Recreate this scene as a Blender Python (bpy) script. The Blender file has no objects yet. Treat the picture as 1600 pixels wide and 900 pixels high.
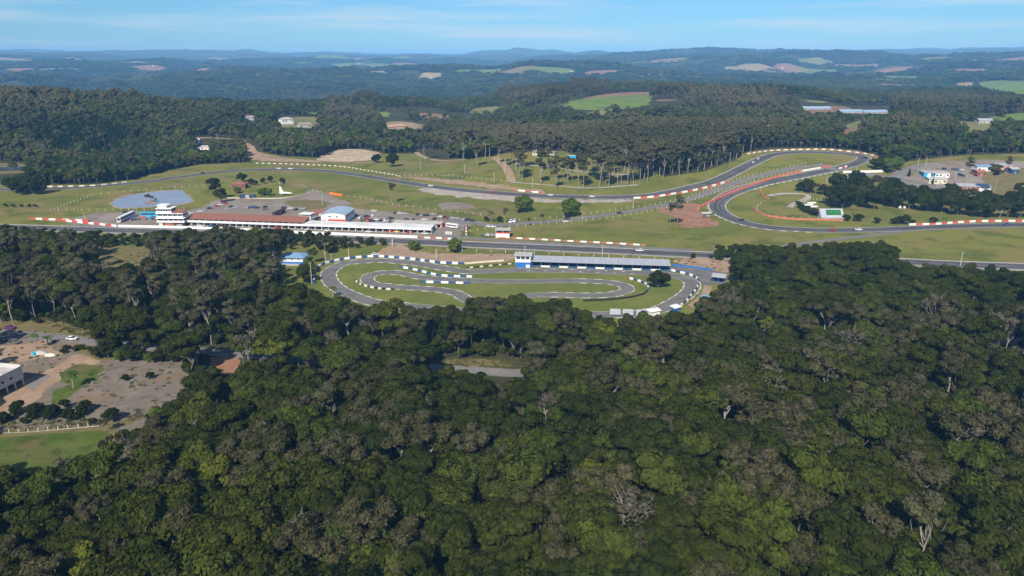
import bpy, math, random
import numpy as np
from mathutils import Vector, Matrix, geometry

random.seed(7); RNG = np.random.default_rng(11)
SC = bpy.context.scene
COL = SC.collection
# ------------------------------------------------------------------ camera
H = 115.0; PITCH = math.radians(18.2); F = 1101.0      # F: focal length in 1600-wide pixels
cam_d = bpy.data.cameras.new('camera'); cam = bpy.data.objects.new('camera', cam_d); COL.objects.link(cam)
cam.location = (0, 0, H); cam.rotation_euler = (math.pi/2 - PITCH, 0, 0)
cam_d.sensor_width = 36.0; cam_d.lens = 36.0*F/1600.0
cam_d.clip_start = 1.0; cam_d.clip_end = 90000.0
SC.camera = cam
# ------------------------------------------------------------------ sky, sun, exposure
SUN_EL = math.radians(41.0); SUN_AZ = math.radians(14.0)   # light travels away from the camera, a little to the right
world = bpy.data.worlds.new('World'); SC.world = world; world.use_nodes = True
wn = world.node_tree.nodes; wl = world.node_tree.links
for n in list(wn): wn.remove(n)
w_out = wn.new('ShaderNodeOutputWorld'); w_bg = wn.new('ShaderNodeBackground'); w_sky = wn.new('ShaderNodeTexSky')
w_sky.sky_type = 'NISHITA'; w_sky.sun_disc = False
w_sky.sun_elevation = SUN_EL; w_sky.sun_rotation = math.pi + SUN_AZ
w_sky.altitude = 500; w_sky.air_density = 1.0; w_sky.dust_density = 0.2; w_sky.ozone_density = 3.0
w_bg.inputs['Strength'].default_value = 0.075
w_tc = wn.new('ShaderNodeTexCoord'); w_map = wn.new('ShaderNodeMapping')
w_map.inputs['Scale'].default_value = (1.6, 1.6, 26.0); w_map.inputs['Rotation'].default_value = (0.0, 0.035, 0.0)
w_no = wn.new('ShaderNodeTexNoise'); w_no.inputs['Scale'].default_value = 2.1; w_no.inputs['Detail'].default_value = 7.0
w_no.inputs['Roughness'].default_value = 0.55; w_no.inputs['Distortion'].default_value = 0.35
w_rm = wn.new('ShaderNodeMapRange'); w_rm.inputs[1].default_value = 0.46; w_rm.inputs[2].default_value = 0.72
w_rm.inputs[3].default_value = 0.0; w_rm.inputs[4].default_value = 0.75
w_mx = wn.new('ShaderNodeMix'); w_mx.data_type = 'RGBA'; w_mx.inputs[7].default_value = (7.2, 8.2, 9.0, 1)
wl.new(w_tc.outputs['Generated'], w_map.inputs['Vector']); wl.new(w_map.outputs[0], w_no.inputs['Vector'])
wl.new(w_no.outputs[0], w_rm.inputs[0]); wl.new(w_rm.outputs[0], w_mx.inputs[0])
w_ti = wn.new('ShaderNodeMix'); w_ti.data_type = 'RGBA'; w_ti.blend_type = 'MULTIPLY'; w_ti.inputs[0].default_value = 1.0; w_ti.inputs[7].default_value = (0.46, 0.80, 1.14, 1)
wl.new(w_sky.outputs[0], w_ti.inputs[6]); wl.new(w_ti.outputs[2], w_mx.inputs[6]); wl.new(w_mx.outputs[2], w_bg.inputs['Color']); wl.new(w_bg.outputs[0], w_out.inputs['Surface'])
sun_d = bpy.data.lights.new('sun', 'SUN'); sun = bpy.data.objects.new('sun', sun_d); COL.objects.link(sun)
sun_d.energy = 5.0; sun_d.angle = math.radians(0.5); sun_d.color = (1.0, 0.93, 0.82)
sun.rotation_euler = Vector((math.sin(SUN_AZ)*math.cos(SUN_EL), math.cos(SUN_AZ)*math.cos(SUN_EL), -math.sin(SUN_EL))).to_track_quat('-Z', 'Y').to_euler()
sun.location = (0, -200, 400)
SC.view_settings.view_transform = 'Standard'; SC.view_settings.look = 'None'
SC.view_settings.exposure = 0.36; SC.view_settings.gamma = 1.0; SC.view_settings.use_curve_mapping = False
SC.render.engine = 'CYCLES'; SC.cycles.use_denoising = True
SC.cycles.max_bounces = 5; SC.cycles.diffuse_bounces = 2; SC.cycles.glossy_bounces = 2
SC.cycles.transmission_bounces = 2; SC.cycles.volume_bounces = 0; SC.cycles.transparent_max_bounces = 4
SC.cycles.caustics_reflective = False; SC.cycles.caustics_refractive = False

# ------------------------------------------------------------------ terrain height
def _h(ix, iy, s):
    h = (ix.astype(np.int64)*374761393 + iy.astype(np.int64)*668265263 + s*362437) & 0xffffffff
    h = ((h ^ (h >> 13))*1274126177) & 0xffffffff
    return ((h ^ (h >> 16)) & 0xffff)/65535.0
def vnoise(x, y, s=0):
    x = np.asarray(x, float); y = np.asarray(y, float)
    ix = np.floor(x); iy = np.floor(y); fx = x-ix; fy = y-iy
    u = fx*fx*fx*(fx*(fx*6-15)+10); v = fy*fy*fy*(fy*(fy*6-15)+10)
    a = _h(ix, iy, s); b = _h(ix+1, iy, s); c = _h(ix, iy+1, s); d = _h(ix+1, iy+1, s)
    return (a*(1-u)+b*u)*(1-v)+(c*(1-u)+d*u)*v
def fbm(x, y, s=0, o=4):
    t = 0; a = 0.5; n = 0
    for k in range(o):
        t = t + a*vnoise(x*2**k+17.3*k, y*2**k-9.1*k, s+k); n += a; a *= 0.5
    return t/n
def ss(v, a, b):
    t = np.clip((v-a)/(b-a), 0, 1); return t*t*(3-2*t)
def T(x, y):
    x = np.asarray(x, float); y = np.asarray(y, float)
    w = ss(x, -140, 120)
    q = np.clip(y-560, 0, 300)
    ramp = np.where(q < 60, 0.13*q*q/120, 0.13*(q-30)); ramp = np.minimum(ramp, 60); ramp = 27*np.tanh(ramp/27)
    z = w*ramp
    z = z + 50*np.exp(-((x+770)/330)**2)*ss(y, 775, 1040)*(1-ss(y, 1150, 1700))
    z = z + 58*(fbm(x/420, y/380, 3, 3)-0.45)*ss(y, 950, 1500)
    left = 1-ss(x, -950, 250)
    z = z - (28+62*left)*ss(y, 1350+500*(1-left), 2300)*(1-ss(y, 2400, 4200))
    z = z + 118*ss(y, 2900, 12500)
    z = z + 215*(fbm(x/1900, y/1500, 21, 3)-0.5)*ss(y, 2300, 4600) + 85*(fbm(x/640, y/560, 33, 3)-0.5)*ss(y, 1900, 3600)
    far = np.exp(-((x-11500)/5200)**2)*110 + np.exp(-((x+9500)/6500)**2)*55
    z = z + far*ss(y, 9000, 14000)
    z = z + 9*(fbm(x/60, y/60, 8, 2)-0.5)*(1-ss(y, 165, 225))
    return z
def ray(u, v):
    a = (u-800)/F; b = (450-v)/F
    c, s = math.cos(PITCH), math.sin(PITCH)
    return np.array([a, c+b*s, -s+b*c])
TS = 40.0*1.012**np.arange(583)
def P(u, v, zo=0.0):
    """point of the terrain that the photograph shows at pixel (u, v)"""
    d = ray(u, v); t = TS
    for k in range(4):
        h = H+d[2]*t-T(d[0]*t, d[1]*t); i = int(np.argmax(h < 0)) or len(t)-1
        t = np.linspace(t[i-1], t[i], 24)
    t = float(t[12]); return Vector((d[0]*t, d[1]*t, H+d[2]*t+zo))
def proj(x, y, z):
    c, s = math.cos(PITCH), math.sin(PITCH)
    dz = z-H; dep = y*c-dz*s; up = y*s+dz*c
    return 800+F*x/dep, 450-F*up/dep, dep
def pip(u, v, poly):
    u = np.asarray(u); v = np.asarray(v); r = np.zeros(u.shape, bool); n = len(poly); j = n-1
    for i in range(n):
        xi, yi = poly[i]; xj, yj = poly[j]
        if yi != yj:
            r ^= ((yi > v) != (yj > v)) & (u < (xj-xi)*(v-yi)/(yj-yi)+xi)
        j = i
    return r
# ------------------------------------------------------------------ object helpers
def tag(o, label=None, cat=None, group=None, kind=None):
    if label: o['label'] = label
    if cat: o['category'] = cat
    if group: o['group'] = group
    if kind: o['kind'] = kind
    return o
def link(name, data, parent=None, m=None):
    o = bpy.data.objects.new(name, data); COL.objects.link(o)
    if m is not None and data is not None and not data.materials: data.materials.append(m)
    if parent is not None: o.parent = parent
    return o
def empty(name, loc, rz=0.0, scale=1.0):
    o = bpy.data.objects.new(name, None); COL.objects.link(o)
    o.location = loc; o.rotation_euler = (0, 0, rz); o.scale = (scale,)*3; o.empty_display_size = 0.5
    return o
def np_mesh(name, V, Fq, mats=(), smooth=False):
    me = bpy.data.meshes.new(name); V = np.asarray(V, np.float32); Fq = np.asarray(Fq, np.int32)
    k = Fq.shape[1]; n = len(Fq)
    me.vertices.add(len(V)); me.vertices.foreach_set('co', V.ravel())
    me.loops.add(n*k); me.loops.foreach_set('vertex_index', Fq.ravel())
    me.polygons.add(n); me.polygons.foreach_set('loop_start', np.arange(n, dtype=np.int32)*k)
    if smooth: me.polygons.foreach_set('use_smooth', np.ones(n, bool))
    for m in mats: me.materials.append(m)
    me.update(calc_edges=True); return me
class MB:
    """collects simple solids and links them as ONE mesh object"""
    def __init__(s): s.v = []; s.f = []
    def add(s, vs, fs):
        b = len(s.v); s.v += [tuple(p) for p in vs]; s.f += [tuple(i+b for i in q) for q in fs]; return s
    def box(s, x0, x1, y0, y1, z0, z1):
        return s.add([(x0,y0,z0),(x1,y0,z0),(x1,y1,z0),(x0,y1,z0),(x0,y0,z1),(x1,y0,z1),(x1,y1,z1),(x0,y1,z1)],
                     [(3,2,1,0),(4,5,6,7),(0,1,5,4),(1,2,6,5),(2,3,7,6),(3,0,4,7)])
    def hexa(s, b, t):     # four bottom and four top points
        return s.add(list(b)+list(t), [(3,2,1,0),(4,5,6,7),(0,1,5,4),(1,2,6,5),(2,3,7,6),(3,0,4,7)])
    def extr_y(s, prof, y0, y1):   # profile of (x, z), anticlockwise seen from -y, carried along y
        n = len(prof)
        return s.add([(x,y0,z) for x,z in prof]+[(x,y1,z) for x,z in prof],
                     [tuple(range(n)), tuple(range(2*n-1,n-1,-1))]+[(i,i+n,(i+1)%n+n,(i+1)%n) for i in range(n)])
    def extr_x(s, prof, x0, x1):   # profile of (y, z)
        n = len(prof)
        return s.add([(x0,y,z) for y,z in prof]+[(x1,y,z) for y,z in prof],
                     [tuple(range(n)), tuple(range(2*n-1,n-1,-1))]+[(i,i+n,(i+1)%n+n,(i+1)%n) for i in range(n)])
    def tube(s, pts, rad, n=6, cap=True):
        pts = [Vector(p) for p in pts]; rings = []
        if not isinstance(rad, (list, tuple)): rad = [rad]*len(pts)
        for i, p in enumerate(pts):
            d = (pts[min(i+1,len(pts)-1)]-pts[max(i-1,0)]).normalized()
            a = d.cross(Vector((0,0,1)) if abs(d.z) < .9 else Vector((1,0,0))).normalized(); b = d.cross(a)
            rings.append([p+(a*math.cos(2*math.pi*k/n)+b*math.sin(2*math.pi*k/n))*rad[i] for k in range(n)])
        vs = [p for r in rings for p in r]; fs = []
        for i in range(len(pts)-1):
            for k in range(n): fs.append((i*n+k, i*n+(k+1)%n, (i+1)*n+(k+1)%n, (i+1)*n+k))
        if cap: fs += [tuple(range(n-1,-1,-1)), tuple(range((len(pts)-1)*n, len(pts)*n))]
        return s.add(vs, fs)
    def mesh(s, name, m=None):
        me = bpy.data.meshes.new(name); me.from_pydata(s.v, [], s.f)
        if m: me.materials.append(m)
        me.update(); return me
    def build(s, name, m, parent=None):
        return link(name, s.mesh(name, m), parent)
# ------------------------------------------------------------------ materials
MATS = {}
def mat(name, col, rough=0.8, var=0.12, scale=0.6, spec=0.2, metal=0.0, col2=None, bump=0.0, detail=4.0, stretch=None, emit=None):
    if name in MATS: return MATS[name]
    m = bpy.data.materials.new(name); m.use_nodes = True; nt = m.node_tree; N = nt.nodes; L = nt.links
    b = N['Principled BSDF']; b.inputs['Roughness'].default_value = rough; b.inputs['Metallic'].default_value = metal
    b.inputs['Specular IOR Level'].default_value = spec
    tc = N.new('ShaderNodeTexCoord'); mp = N.new('ShaderNodeMapping'); L.new(tc.outputs['Object'], mp.inputs[0])
    if stretch: mp.inputs['Scale'].default_value = stretch
    no = N.new('ShaderNodeTexNoise'); no.inputs['Scale'].default_value = scale; no.inputs['Detail'].default_value = detail; no.inputs['Roughness'].default_value = 0.6
    L.new(mp.outputs[0], no.inputs['Vector'])
    rp = N.new('ShaderNodeMapRange'); rp.inputs[1].default_value = 0.3; rp.inputs[2].default_value = 0.7; L.new(no.outputs[0], rp.inputs[0])
    mx = N.new('ShaderNodeMix'); mx.data_type = 'RGBA'
    c2 = col2 or tuple(min(1, c*(1+var*1.5)) for c in col); c1 = col if col2 else tuple(c*(1-var*1.5) for c in col)
    mx.inputs[6].default_value = (*c1, 1); mx.inputs[7].default_value = (*c2, 1)
    L.new(rp.outputs[0], mx.inputs[0]); L.new(mx.outputs[2], b.inputs['Base Color'])
    if bump:
        bp = N.new('ShaderNodeBump'); bp.inputs['Strength'].default_value = bump; bp.inputs['Distance'].default_value = 0.3
        L.new(no.outputs[0], bp.inputs['Height']); L.new(bp.outputs[0], b.inputs['Normal'])
    MATS[name] = m; return m
def ground_mat(name, layers, rough=0.95, bump=0.4):
    """base colour plus noise layers (colour, scale, low, high, detail)"""
    m = bpy.data.materials.new(name); m.use_nodes = True; nt = m.node_tree; N = nt.nodes; L = nt.links
    b = N['Principled BSDF']; b.inputs['Roughness'].default_value = rough; b.inputs['Specular IOR Level'].default_value = 0.1
    tc = N.new('ShaderNodeTexCoord'); cur = None
    for i, ly in enumerate(layers):
        if i == 0: col = ly; continue
        c, sc, lo, hi, det = ly
        no = N.new('ShaderNodeTexNoise'); no.inputs['Scale'].default_value = sc; no.inputs['Detail'].default_value = det; no.inputs['Roughness'].default_value = 0.62
        mp = N.new('ShaderNodeMapping'); mp.inputs['Location'].default_value = (13.7*i, 5.1*i, 0); L.new(tc.outputs['Object'], mp.inputs[0]); L.new(mp.outputs[0], no.inputs['Vector'])
        rp = N.new('ShaderNodeMapRange'); rp.inputs[1].default_value = lo; rp.inputs[2].default_value = hi; L.new(no.outputs[0], rp.inputs[0])
        mx = N.new('ShaderNodeMix'); mx.data_type = 'RGBA'; mx.inputs[7].default_value = (*c, 1)
        if cur is None: mx.inputs[6].default_value = (*col, 1)
        else: L.new(cur, mx.inputs[6])
        L.new(rp.outputs[0], mx.inputs[0]); cur = mx.outputs[2]
    L.new(cur, b.inputs['Base Color'])
    if bump:
        no = N.new('ShaderNodeTexNoise'); no.inputs['Scale'].default_value = 1.4; no.inputs['Detail'].default_value = 3
        L.new(tc.outputs['Object'], no.inputs['Vector'])
        bp = N.new('ShaderNodeBump'); bp.inputs['Strength'].default_value = bump; bp.inputs['Distance'].default_value = 0.25
        L.new(no.outputs[0], bp.inputs['Height']); L.new(bp.outputs[0], b.inputs['Normal'])
    MATS[name] = m; return m
M_FLOOR = ground_mat('forest_floor', [(0.035,0.038,0.016), ((0.06,0.055,0.026), 0.03, 0.4, 0.65, 6), ((0.05,0.07,0.02), 0.2, 0.5, 0.7, 5)])
M_GRASS = ground_mat('mown_grass', [(0.120,0.130,0.024), ((0.170,0.168,0.030), 0.010, 0.42, 0.56, 5), ((0.200,0.150,0.062), 0.017, 0.50, 0.62, 7), ((0.078,0.100,0.018), 0.045, 0.50, 0.62, 7), ((0.145,0.150,0.04), 0.9, 0.45, 0.75, 4)])
M_KGRASS = ground_mat('kart_grass', [(0.118,0.140,0.028), ((0.170,0.168,0.042), 0.03, 0.45, 0.65, 5), ((0.20,0.155,0.072), 0.045, 0.6, 0.75, 6), ((0.09,0.12,0.024), 0.25, 0.5, 0.7, 5)])
M_LUSH = ground_mat('lush_grass', [(0.070,0.105,0.018), ((0.10,0.125,0.026), 0.08, 0.45, 0.65, 5), ((0.125,0.105,0.040), 0.055, 0.50, 0.64, 6), ((0.055,0.075,0.016), 0.22, 0.5, 0.64, 6)])
M_DRY = ground_mat('dry_grass', [(0.150,0.125,0.052), ((0.19,0.155,0.07), 0.1, 0.45, 0.7, 5), ((0.10,0.11,0.034), 0.25, 0.5, 0.7, 5)])
M_GRAVEL = ground_mat('gravel_yard', [(0.215,0.180,0.148), ((0.27,0.235,0.20), 0.03, 0.45, 0.65, 6), ((0.185,0.135,0.10), 0.05, 0.5, 0.68, 6), ((0.15,0.135,0.12), 0.5, 0.55, 0.75, 4)])
M_DIRT = ground_mat('bare_dirt', [(0.300,0.205,0.135), ((0.36,0.265,0.19), 0.09, 0.45, 0.65, 6), ((0.23,0.16,0.10), 0.2, 0.5, 0.7, 6), ((0.19,0.17,0.06), 0.13, 0.6, 0.75, 5)])
M_REDDIRT = ground_mat('red_dirt', [(0.270,0.140,0.085), ((0.33,0.20,0.135), 0.12, 0.45, 0.65, 6), ((0.2,0.10,0.06), 0.3, 0.5, 0.7, 5)])
M_LOT = ground_mat('cleared_lot', [(0.165,0.140,0.112), ((0.21,0.175,0.145), 0.1, 0.45, 0.65, 6), ((0.12,0.10,0.075), 0.35, 0.5, 0.66, 6), ((0.20,0.135,0.085), 0.06, 0.55, 0.7, 5)])
M_ASPH = ground_mat('track_asphalt', [(0.105,0.102,0.102), ((0.135,0.131,0.130), 0.05, 0.42, 0.62, 6), ((0.070,0.069,0.072), 0.11, 0.52, 0.66, 6)], rough=0.85, bump=0.1)
M_KASPH = ground_mat('kart_asphalt', [(0.140,0.132,0.126), ((0.175,0.165,0.155), 0.09, 0.42, 0.62, 6), ((0.105,0.10,0.098), 0.2, 0.52, 0.68, 6)], rough=0.85, bump=0.1)
M_ROAD = ground_mat('road_asphalt', [(0.165,0.155,0.148), ((0.20,0.19,0.18), 0.08, 0.42, 0.62, 6), ((0.13,0.122,0.118), 0.2, 0.52, 0.68, 6)], rough=0.88, bump=0.1)
M_APRON = ground_mat('pale_gravel', [(0.33,0.29,0.245), ((0.40,0.36,0.31), 0.1, 0.45, 0.65, 6), ((0.25,0.2,0.15), 0.2, 0.5, 0.7, 5)])
M_CUT = ground_mat('cut_earth', [(0.40,0.31,0.215), ((0.48,0.40,0.30), 0.06, 0.45, 0.62, 6), ((0.28,0.19,0.11), 0.12, 0.5, 0.65, 6)], bump=1.0)
M_PAINT = mat('white_line_paint', (0.66,0.65,0.62), 0.7, 0.15, 0.5)
# ------------------------------------------------------------------ the ground sheet
def make_ground():
    A = np.radians(np.linspace(-60, 60, 440)); R = np.concatenate([np.linspace(8, 100, 14)[:-1], np.exp(np.linspace(math.log(100), math.log(36000), 470))])
    a, r = np.meshgrid(A, R); x = r*np.sin(a); y = r*np.cos(a); z = T(x, y)
    V = np.stack([x, y, z], -1).reshape(-1, 3); n = len(A); m = len(R)
    i = (np.arange(m-1)[:, None]*n+np.arange(n-1)[None, :]).ravel()
    Fq = np.stack([i, i+1, i+n+1, i+n], -1)[:, ::-1]
    o = link('ground', np_mesh('ground', V, Fq, [M_FLOOR], True)); tag(o, kind='structure'); return o
make_ground()
def dens(poly, n):
    out = []
    for i in range(len(poly)):
        a = poly[i]; b = poly[(i+1) % len(poly)]
        for k in range(n): out.append((a[0]+(b[0]-a[0])*k/n, a[1]+(b[1]-a[1])*k/n))
    return out
def catmull(pts, n=6, closed=False):
    pts = [Vector(p) for p in pts]; out = []; N = len(pts)
    rng = range(N if closed else N-1)
    g = (lambda i: pts[i % N]) if closed else (lambda i: pts[min(max(i, 0), N-1)])
    for i in rng:
        p0, p1, p2, p3 = g(i-1), g(i), g(i+1), g(i+2)
        for k in range(n):
            t = k/n
            out.append(0.5*((2*p1)+(-p0+p2)*t+(2*p0-5*p1+4*p2-p3)*t*t+(-p0+3*p1-3*p2+p3)*t**3))
    if not closed: out.append(pts[-1])
    return out
def sheet(name, wpts, m, off, step=None):
    """a sheet of ground cover lying on the terrain inside a world outline"""
    b2 = [Vector((p[0], p[1])) for p in wpts]; n = len(b2); pts = list(b2)
    if step:
        xs = [p.x for p in b2]; ys = [p.y for p in b2]; poly = [(p.x, p.y) for p in b2]
        gx, gy = np.meshgrid(np.arange(min(xs), max(xs), step), np.arange(min(ys), max(ys), step))
        ok = pip(gx, gy, poly); pts += [Vector((float(a), float(b))) for a, b in zip(gx[ok], gy[ok])]
    vs, es, fs, *_ = geometry.delaunay_2d_cdt(pts, [(i, (i+1) % n) for i in range(n)], [], 1, 1e-4)
    z = T(np.array([p.x for p in vs]), np.array([p.y for p in vs]))+off
    me = bpy.data.meshes.new(name); me.from_pydata([(p.x, p.y, float(q)) for p, q in zip(vs, z)], [], [tuple(f) for f in fs])
    me.materials.append(m); me.update()
    if me.polygons and sum(p.normal.z for p in me.polygons) < 0: me.flip_normals()
    for p in me.polygons: p.use_smooth = True
    return link(name, me)
SMOOTH_EDGE = ('pond', 'field', 'grass', 'kart_paddock', 'site_apron')
def ragged(pts, seg=2.5, amp=1.1):
    out = []
    for i, a in enumerate(pts):
        b = pts[(i+1) % len(pts)]; L = (b-a).length; k = max(1, min(60, int(L/seg)))
        for j in range(k):
            q = a+(b-a)*(j/k); e = amp*min(2.2, max(0.6, q.y/300))
            q = Vector((q.x+e*2*(float(fbm(q.x/5, q.y/5, 71, 2))-0.5)*2, q.y+e*2*(float(fbm(q.x/5, q.y/5, 72, 2))-0.5)*2, 0)); out.append(q)
    return out
def pxsheet(name, poly, m, off, step=None, smooth=0, n=1):
    if smooth: poly = [(p.x, p.y) for p in catmull([(a, b, 0) for a, b in poly], smooth, True)]
    w = [P(u, v) for u, v in dens(poly, n)]
    return sheet(name, w if name in SMOOTH_EDGE else ragged(w), m, off, step)
def wpath(px, step=4.0, closed=False):
    """smooth world path (x, y) through photograph points, resampled evenly"""
    w = [P(u, v) for u, v in px]; c = catmull([Vector((p.x, p.y, 0)) for p in w], 24, closed)
    if closed: c.append(c[0])
    out = [c[0]]; acc = 0.0
    for a, b in zip(c, c[1:]):
        L = (b-a).length; d = step-acc
        while d <= L:
            out.append(a+(b-a)*(d/L)); d += step
        acc = L-(d-step)
    return out
def offs(path, d, closed=False):
    out = []; n = len(path)
    for i, p in enumerate(path):
        t = (path[(i+1) % n] if closed or i+1 < n else p)-(path[i-1] if closed or i else p)
        t.normalize(); out.append(Vector((p.x+t.y*d, p.y-t.x*d, 0)))
    return out
def ribbon(name, path, width, m, off, closed=False, k=4, o0=None, o1=None):
    L = [offs(path, (-width/2 if o0 is None else o0)+((width if o0 is None else o1-o0))*j/k, closed) for j in range(k+1)]
    X = np.array([[p.x for p in l] for l in L]); Y = np.array([[p.y for p in l] for l in L]); Z = T(X, Y)+off
    V = np.stack([X, Y, Z], -1).reshape(-1, 3); n = len(path); Fq = []
    for j in range(k):
        for i in range(n-(0 if closed else 1)):
            Fq.append((j*n+i, (j+1)*n+i, (j+1)*n+(i+1) % n, j*n+(i+1) % n))
    me = np_mesh(name, V, Fq, [m], True)
    if sum(p.normal.z for p in me.polygons) < 0: me.flip_normals()
    return link(name, me)
def dashes(name, path, o0, o1, m, off, on, gap, parent=None, only=None):
    """painted or cast blocks along a path as one low mesh"""
    mb = MB(); n = len(path); i = 0; a = offs(path, o0); b = offs(path, o1)
    while i+on < n:
        if only is None or only(i/n):
            z = [float(T(q.x, q.y))+off for q in (a[i], b[i], b[i+on], a[i+on])]
            q = [a[i], b[i], b[i+on], a[i+on]]
            top = [(p.x, p.y, h) for p, h in zip(q, z)]; bot = [(p.x, p.y, h-0.15) for p, h in zip(q, z)]
            mb.hexa(bot, top)
        i += on+gap
    return mb.build(name, m, parent)

# the big clearing of the circuit: grass seen between the woods
TOPEDGE = [(-90,287),(0,284),(75,289),(150,288),(200,282),(250,269),(312,257),(385,254),(380,240),(400,236),(440,244),(500,247),(520,234),(570,233),(600,240),(650,240),(690,250),(745,247),(800,238),(880,236),(985,262),(1040,276),(1100,268),(1150,250),(1165,238),(1200,233),(1275,231),(1330,234),(1375,243),(1395,262),(1420,252),(1500,243),(1600,240),(1700,238)]
BOTX = [(1700,424),(1600,421),(1487,417),(1410,411),(1400,387),(1385,379),(1300,381),(1200,383),(1130,381),(1075,388),(1036,393),(1040,401),(1140,410),(1150,430),(1128,447),(1104,466),(1080,482),(1040,493),(960,494),(905,485),(870,475),(800,464),(775,463),(735,468),(705,477),(650,484),(600,482),(545,470),(505,455),(460,458),(436,440),(436,396),(480,392),(500,402),(560,388),(600,384),(625,376),(560,373),(520,366),(440,361),(400,357),(370,355),(290,360),(240,362),(200,366),(120,363),(60,358),(0,354),(-90,350)]
X_MAIN = TOPEDGE+BOTX
G_MAIN = TOPEDGE+[(1750,460),(1600,450),(1400,440),(1180,470),(1120,520),(900,520),(760,505),(600,505),(480,480),(400,470),(420,400),(330,385),(200,390),(0,372),(-90,368)]
for i, (u, v) in enumerate(G_MAIN): pass
pxsheet('grass', G_MAIN, M_GRASS, 0.03, step=9.0, n=3)['kind'] = 'structure'
KG = [(492,440),(500,420),(530,407),(590,402),(650,407),(720,413),(790,412),(1040,418),(1090,432),(1088,455),(1060,485),(1000,494),(800,494),(650,484),(560,474),(510,456)]
pxsheet('grass_kart_infield', KG, M_KGRASS, 0.07, smooth=4)['kind'] = 'structure'
# ------------------------------------------------------------------ paved and bare ground
YARD = [(98,344),(140,336),(160,331),(215,331),(290,330),(330,316),(360,310.5),(410,310),(450,309),(470,306),(478,299),(488,296),(515,303),(545,318),(560,326),(640,334),(720,341),(770,350),(766,356),(722,360),(718,378),(650,374),(475,366),(360,361),(185,357),(120,348)]
pxsheet('gravel_yard', YARD, M_GRAVEL, 0.07, step=None, smooth=3)['kind'] = 'structure'
pxsheet('lawn_island', [(332,309),(345,300),(400,290),(440,287),(468,290),(484,297),(470,304),(440,309),(395,309.5)], M_GRASS, 0.075, smooth=3)['kind'] = 'structure'
pxsheet('lawn_strip', [(738,352),(775,354),(850,357),(880,352),(860,362),(800,370),(760,368),(728,366)], M_GRASS, 0.10, smooth=2)['kind'] = 'structure'
pxsheet('dry_grass_island', [(440,316),(475,312),(517,317),(512,322),(495,329),(470,326)], M_DRY, 0.10, smooth=3)['kind'] = 'structure'
pxsheet('dirt_access', [(583,401),(594,392),(612,384),(622,380),(634,381),(640,391),(690,396),(760,396),(806,399),(806,404),(790,408),(725,412),(650,406),(600,402)], M_DIRT, 0.09, smooth=2)['kind'] = 'structure'
pxsheet('dirt_bank', [(1050,407),(1100,402),(1150,412),(1200,420),(1160,428),(1120,424),(1080,416)], M_DIRT, 0.09, smooth=2)['kind'] = 'structure'
pxsheet('red_dirt_patch', [(1025,327),(1050,319),(1075,317),(1093,321),(1096,331),(1116,345),(1124,352),(1090,356),(1062,353),(1050,338)], M_REDDIRT, 0.10, step=8, smooth=3)['kind'] = 'structure'
pxsheet('bare_circle', [(683,320),(700,317),(720,317.5),(735,320),(738,325),(715,327),(695,327)], M_GRAVEL, 0.08, smooth=3)['kind'] = 'structure'
pxsheet('cut_bank', [(498,252),(503,244),(520,236),(545,233.5),(575,235),(592,240),(594,247),(570,252)], M_CUT, 0.35, step=8, smooth=3)['kind'] = 'structure'
pxsheet('earth_bank', [(632,277),(680,279),(740,284),(800,292),(850,299),(800,298),(740,291),(680,284)], M_DIRT, 0.20, step=8, smooth=2)['kind'] = 'structure'
pxsheet('dirt_lot', [(386,224),(396,229),(404,240),(425,247),(500,251),(498,254),(440,253),(395,250),(384,236)], M_DIRT, 0.25, step=8, smooth=2)['kind'] = 'structure'
pxsheet('gravel_apron', [(655,296),(680,294),(740,300),(800,306),(860,311),(930,312.5),(985,311),(975,316),(900,317),(800,315),(720,308),(670,302)], M_APRON, 0.08, step=8, smooth=2)['kind'] = 'structure'
pxsheet('kart_paddock', [(1042,418),(1060,416),(1114,423),(1140,428),(1136,444),(1100,446),(1087,436),(1065,427)], M_KASPH, 0.10)['kind'] = 'structure'
pxsheet('industrial_yard', [(1385,266),(1440,256),(1480,252),(1540,250),(1600,252),(1700,255),(1700,290),(1600,300),(1560,312),(1500,306),(1440,294),(1400,284)], M_GRAVEL, 0.16, step=8)['kind'] = 'structure'
for poly in ([(-40,256),(20,255),(48,258),(50,268),(10,272),(-40,274)], [(1535,270),(1600,262),(1680,262),(1680,320),(1575,318),(1545,300)], [(1400,262),(1428,256),(1436,260),(1425,272),(1405,270)]):
    pxsheet('dry_grass', poly, M_DRY, 0.24, step=8, smooth=2)['kind'] = 'structure'
# tracks and roads
MAIN1 = [(-120,350),(-60,352),(17,355),(100,357.5),(175,360),(300,363.5),(400,367),(475,369.5),(550,374),(600,376),(650,378),(700,380.5),(800,385),(900,389.3),(1000,394),(1100,398.5),(1250,404),(1407,409),(1487,413),(1600,417),(1720,422)]
LOOP = [(1750,350.5),(1680,350.5),(1600,351.5),(1500,353.5),(1400,358),(1300,360),(1245,358.5),(1200,355.5),(1160,347.5),(1134,337),(1122,327),(1122,317),(1136,306),(1162,295),(1200,284.5),(1240,277),(1275,270),(1310,263),(1338,255),(1350,248),(1343,243.5),(1320,240.5),(1275,238),(1235,238.5),(1205,243),(1180,253),(1150,268),(1125,280),(1100,288.5),(1050,300),(1010,306.5),(960,308.5),(900,308),(850,306.5),(800,303.5),(750,299.5),(700,294.5),(650,288),(600,280),(560,273.5),(520,268.5),(480,265.5),(430,264.5),(380,266),(330,270.5),(280,277),(230,283.5),(180,289),(120,293),(60,295),(0,296.5),(-70,298)]
p_main = wpath(MAIN1, 4.0); p_loop = wpath(LOOP, 4.0)
ribbon('track_verge', p_main, 17, M_APRON, 0.06)['kind'] = 'structure'
tr = ribbon('race_track', p_main, 14, M_ASPH, 0.12); tr['kind'] = 'structure'
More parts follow.
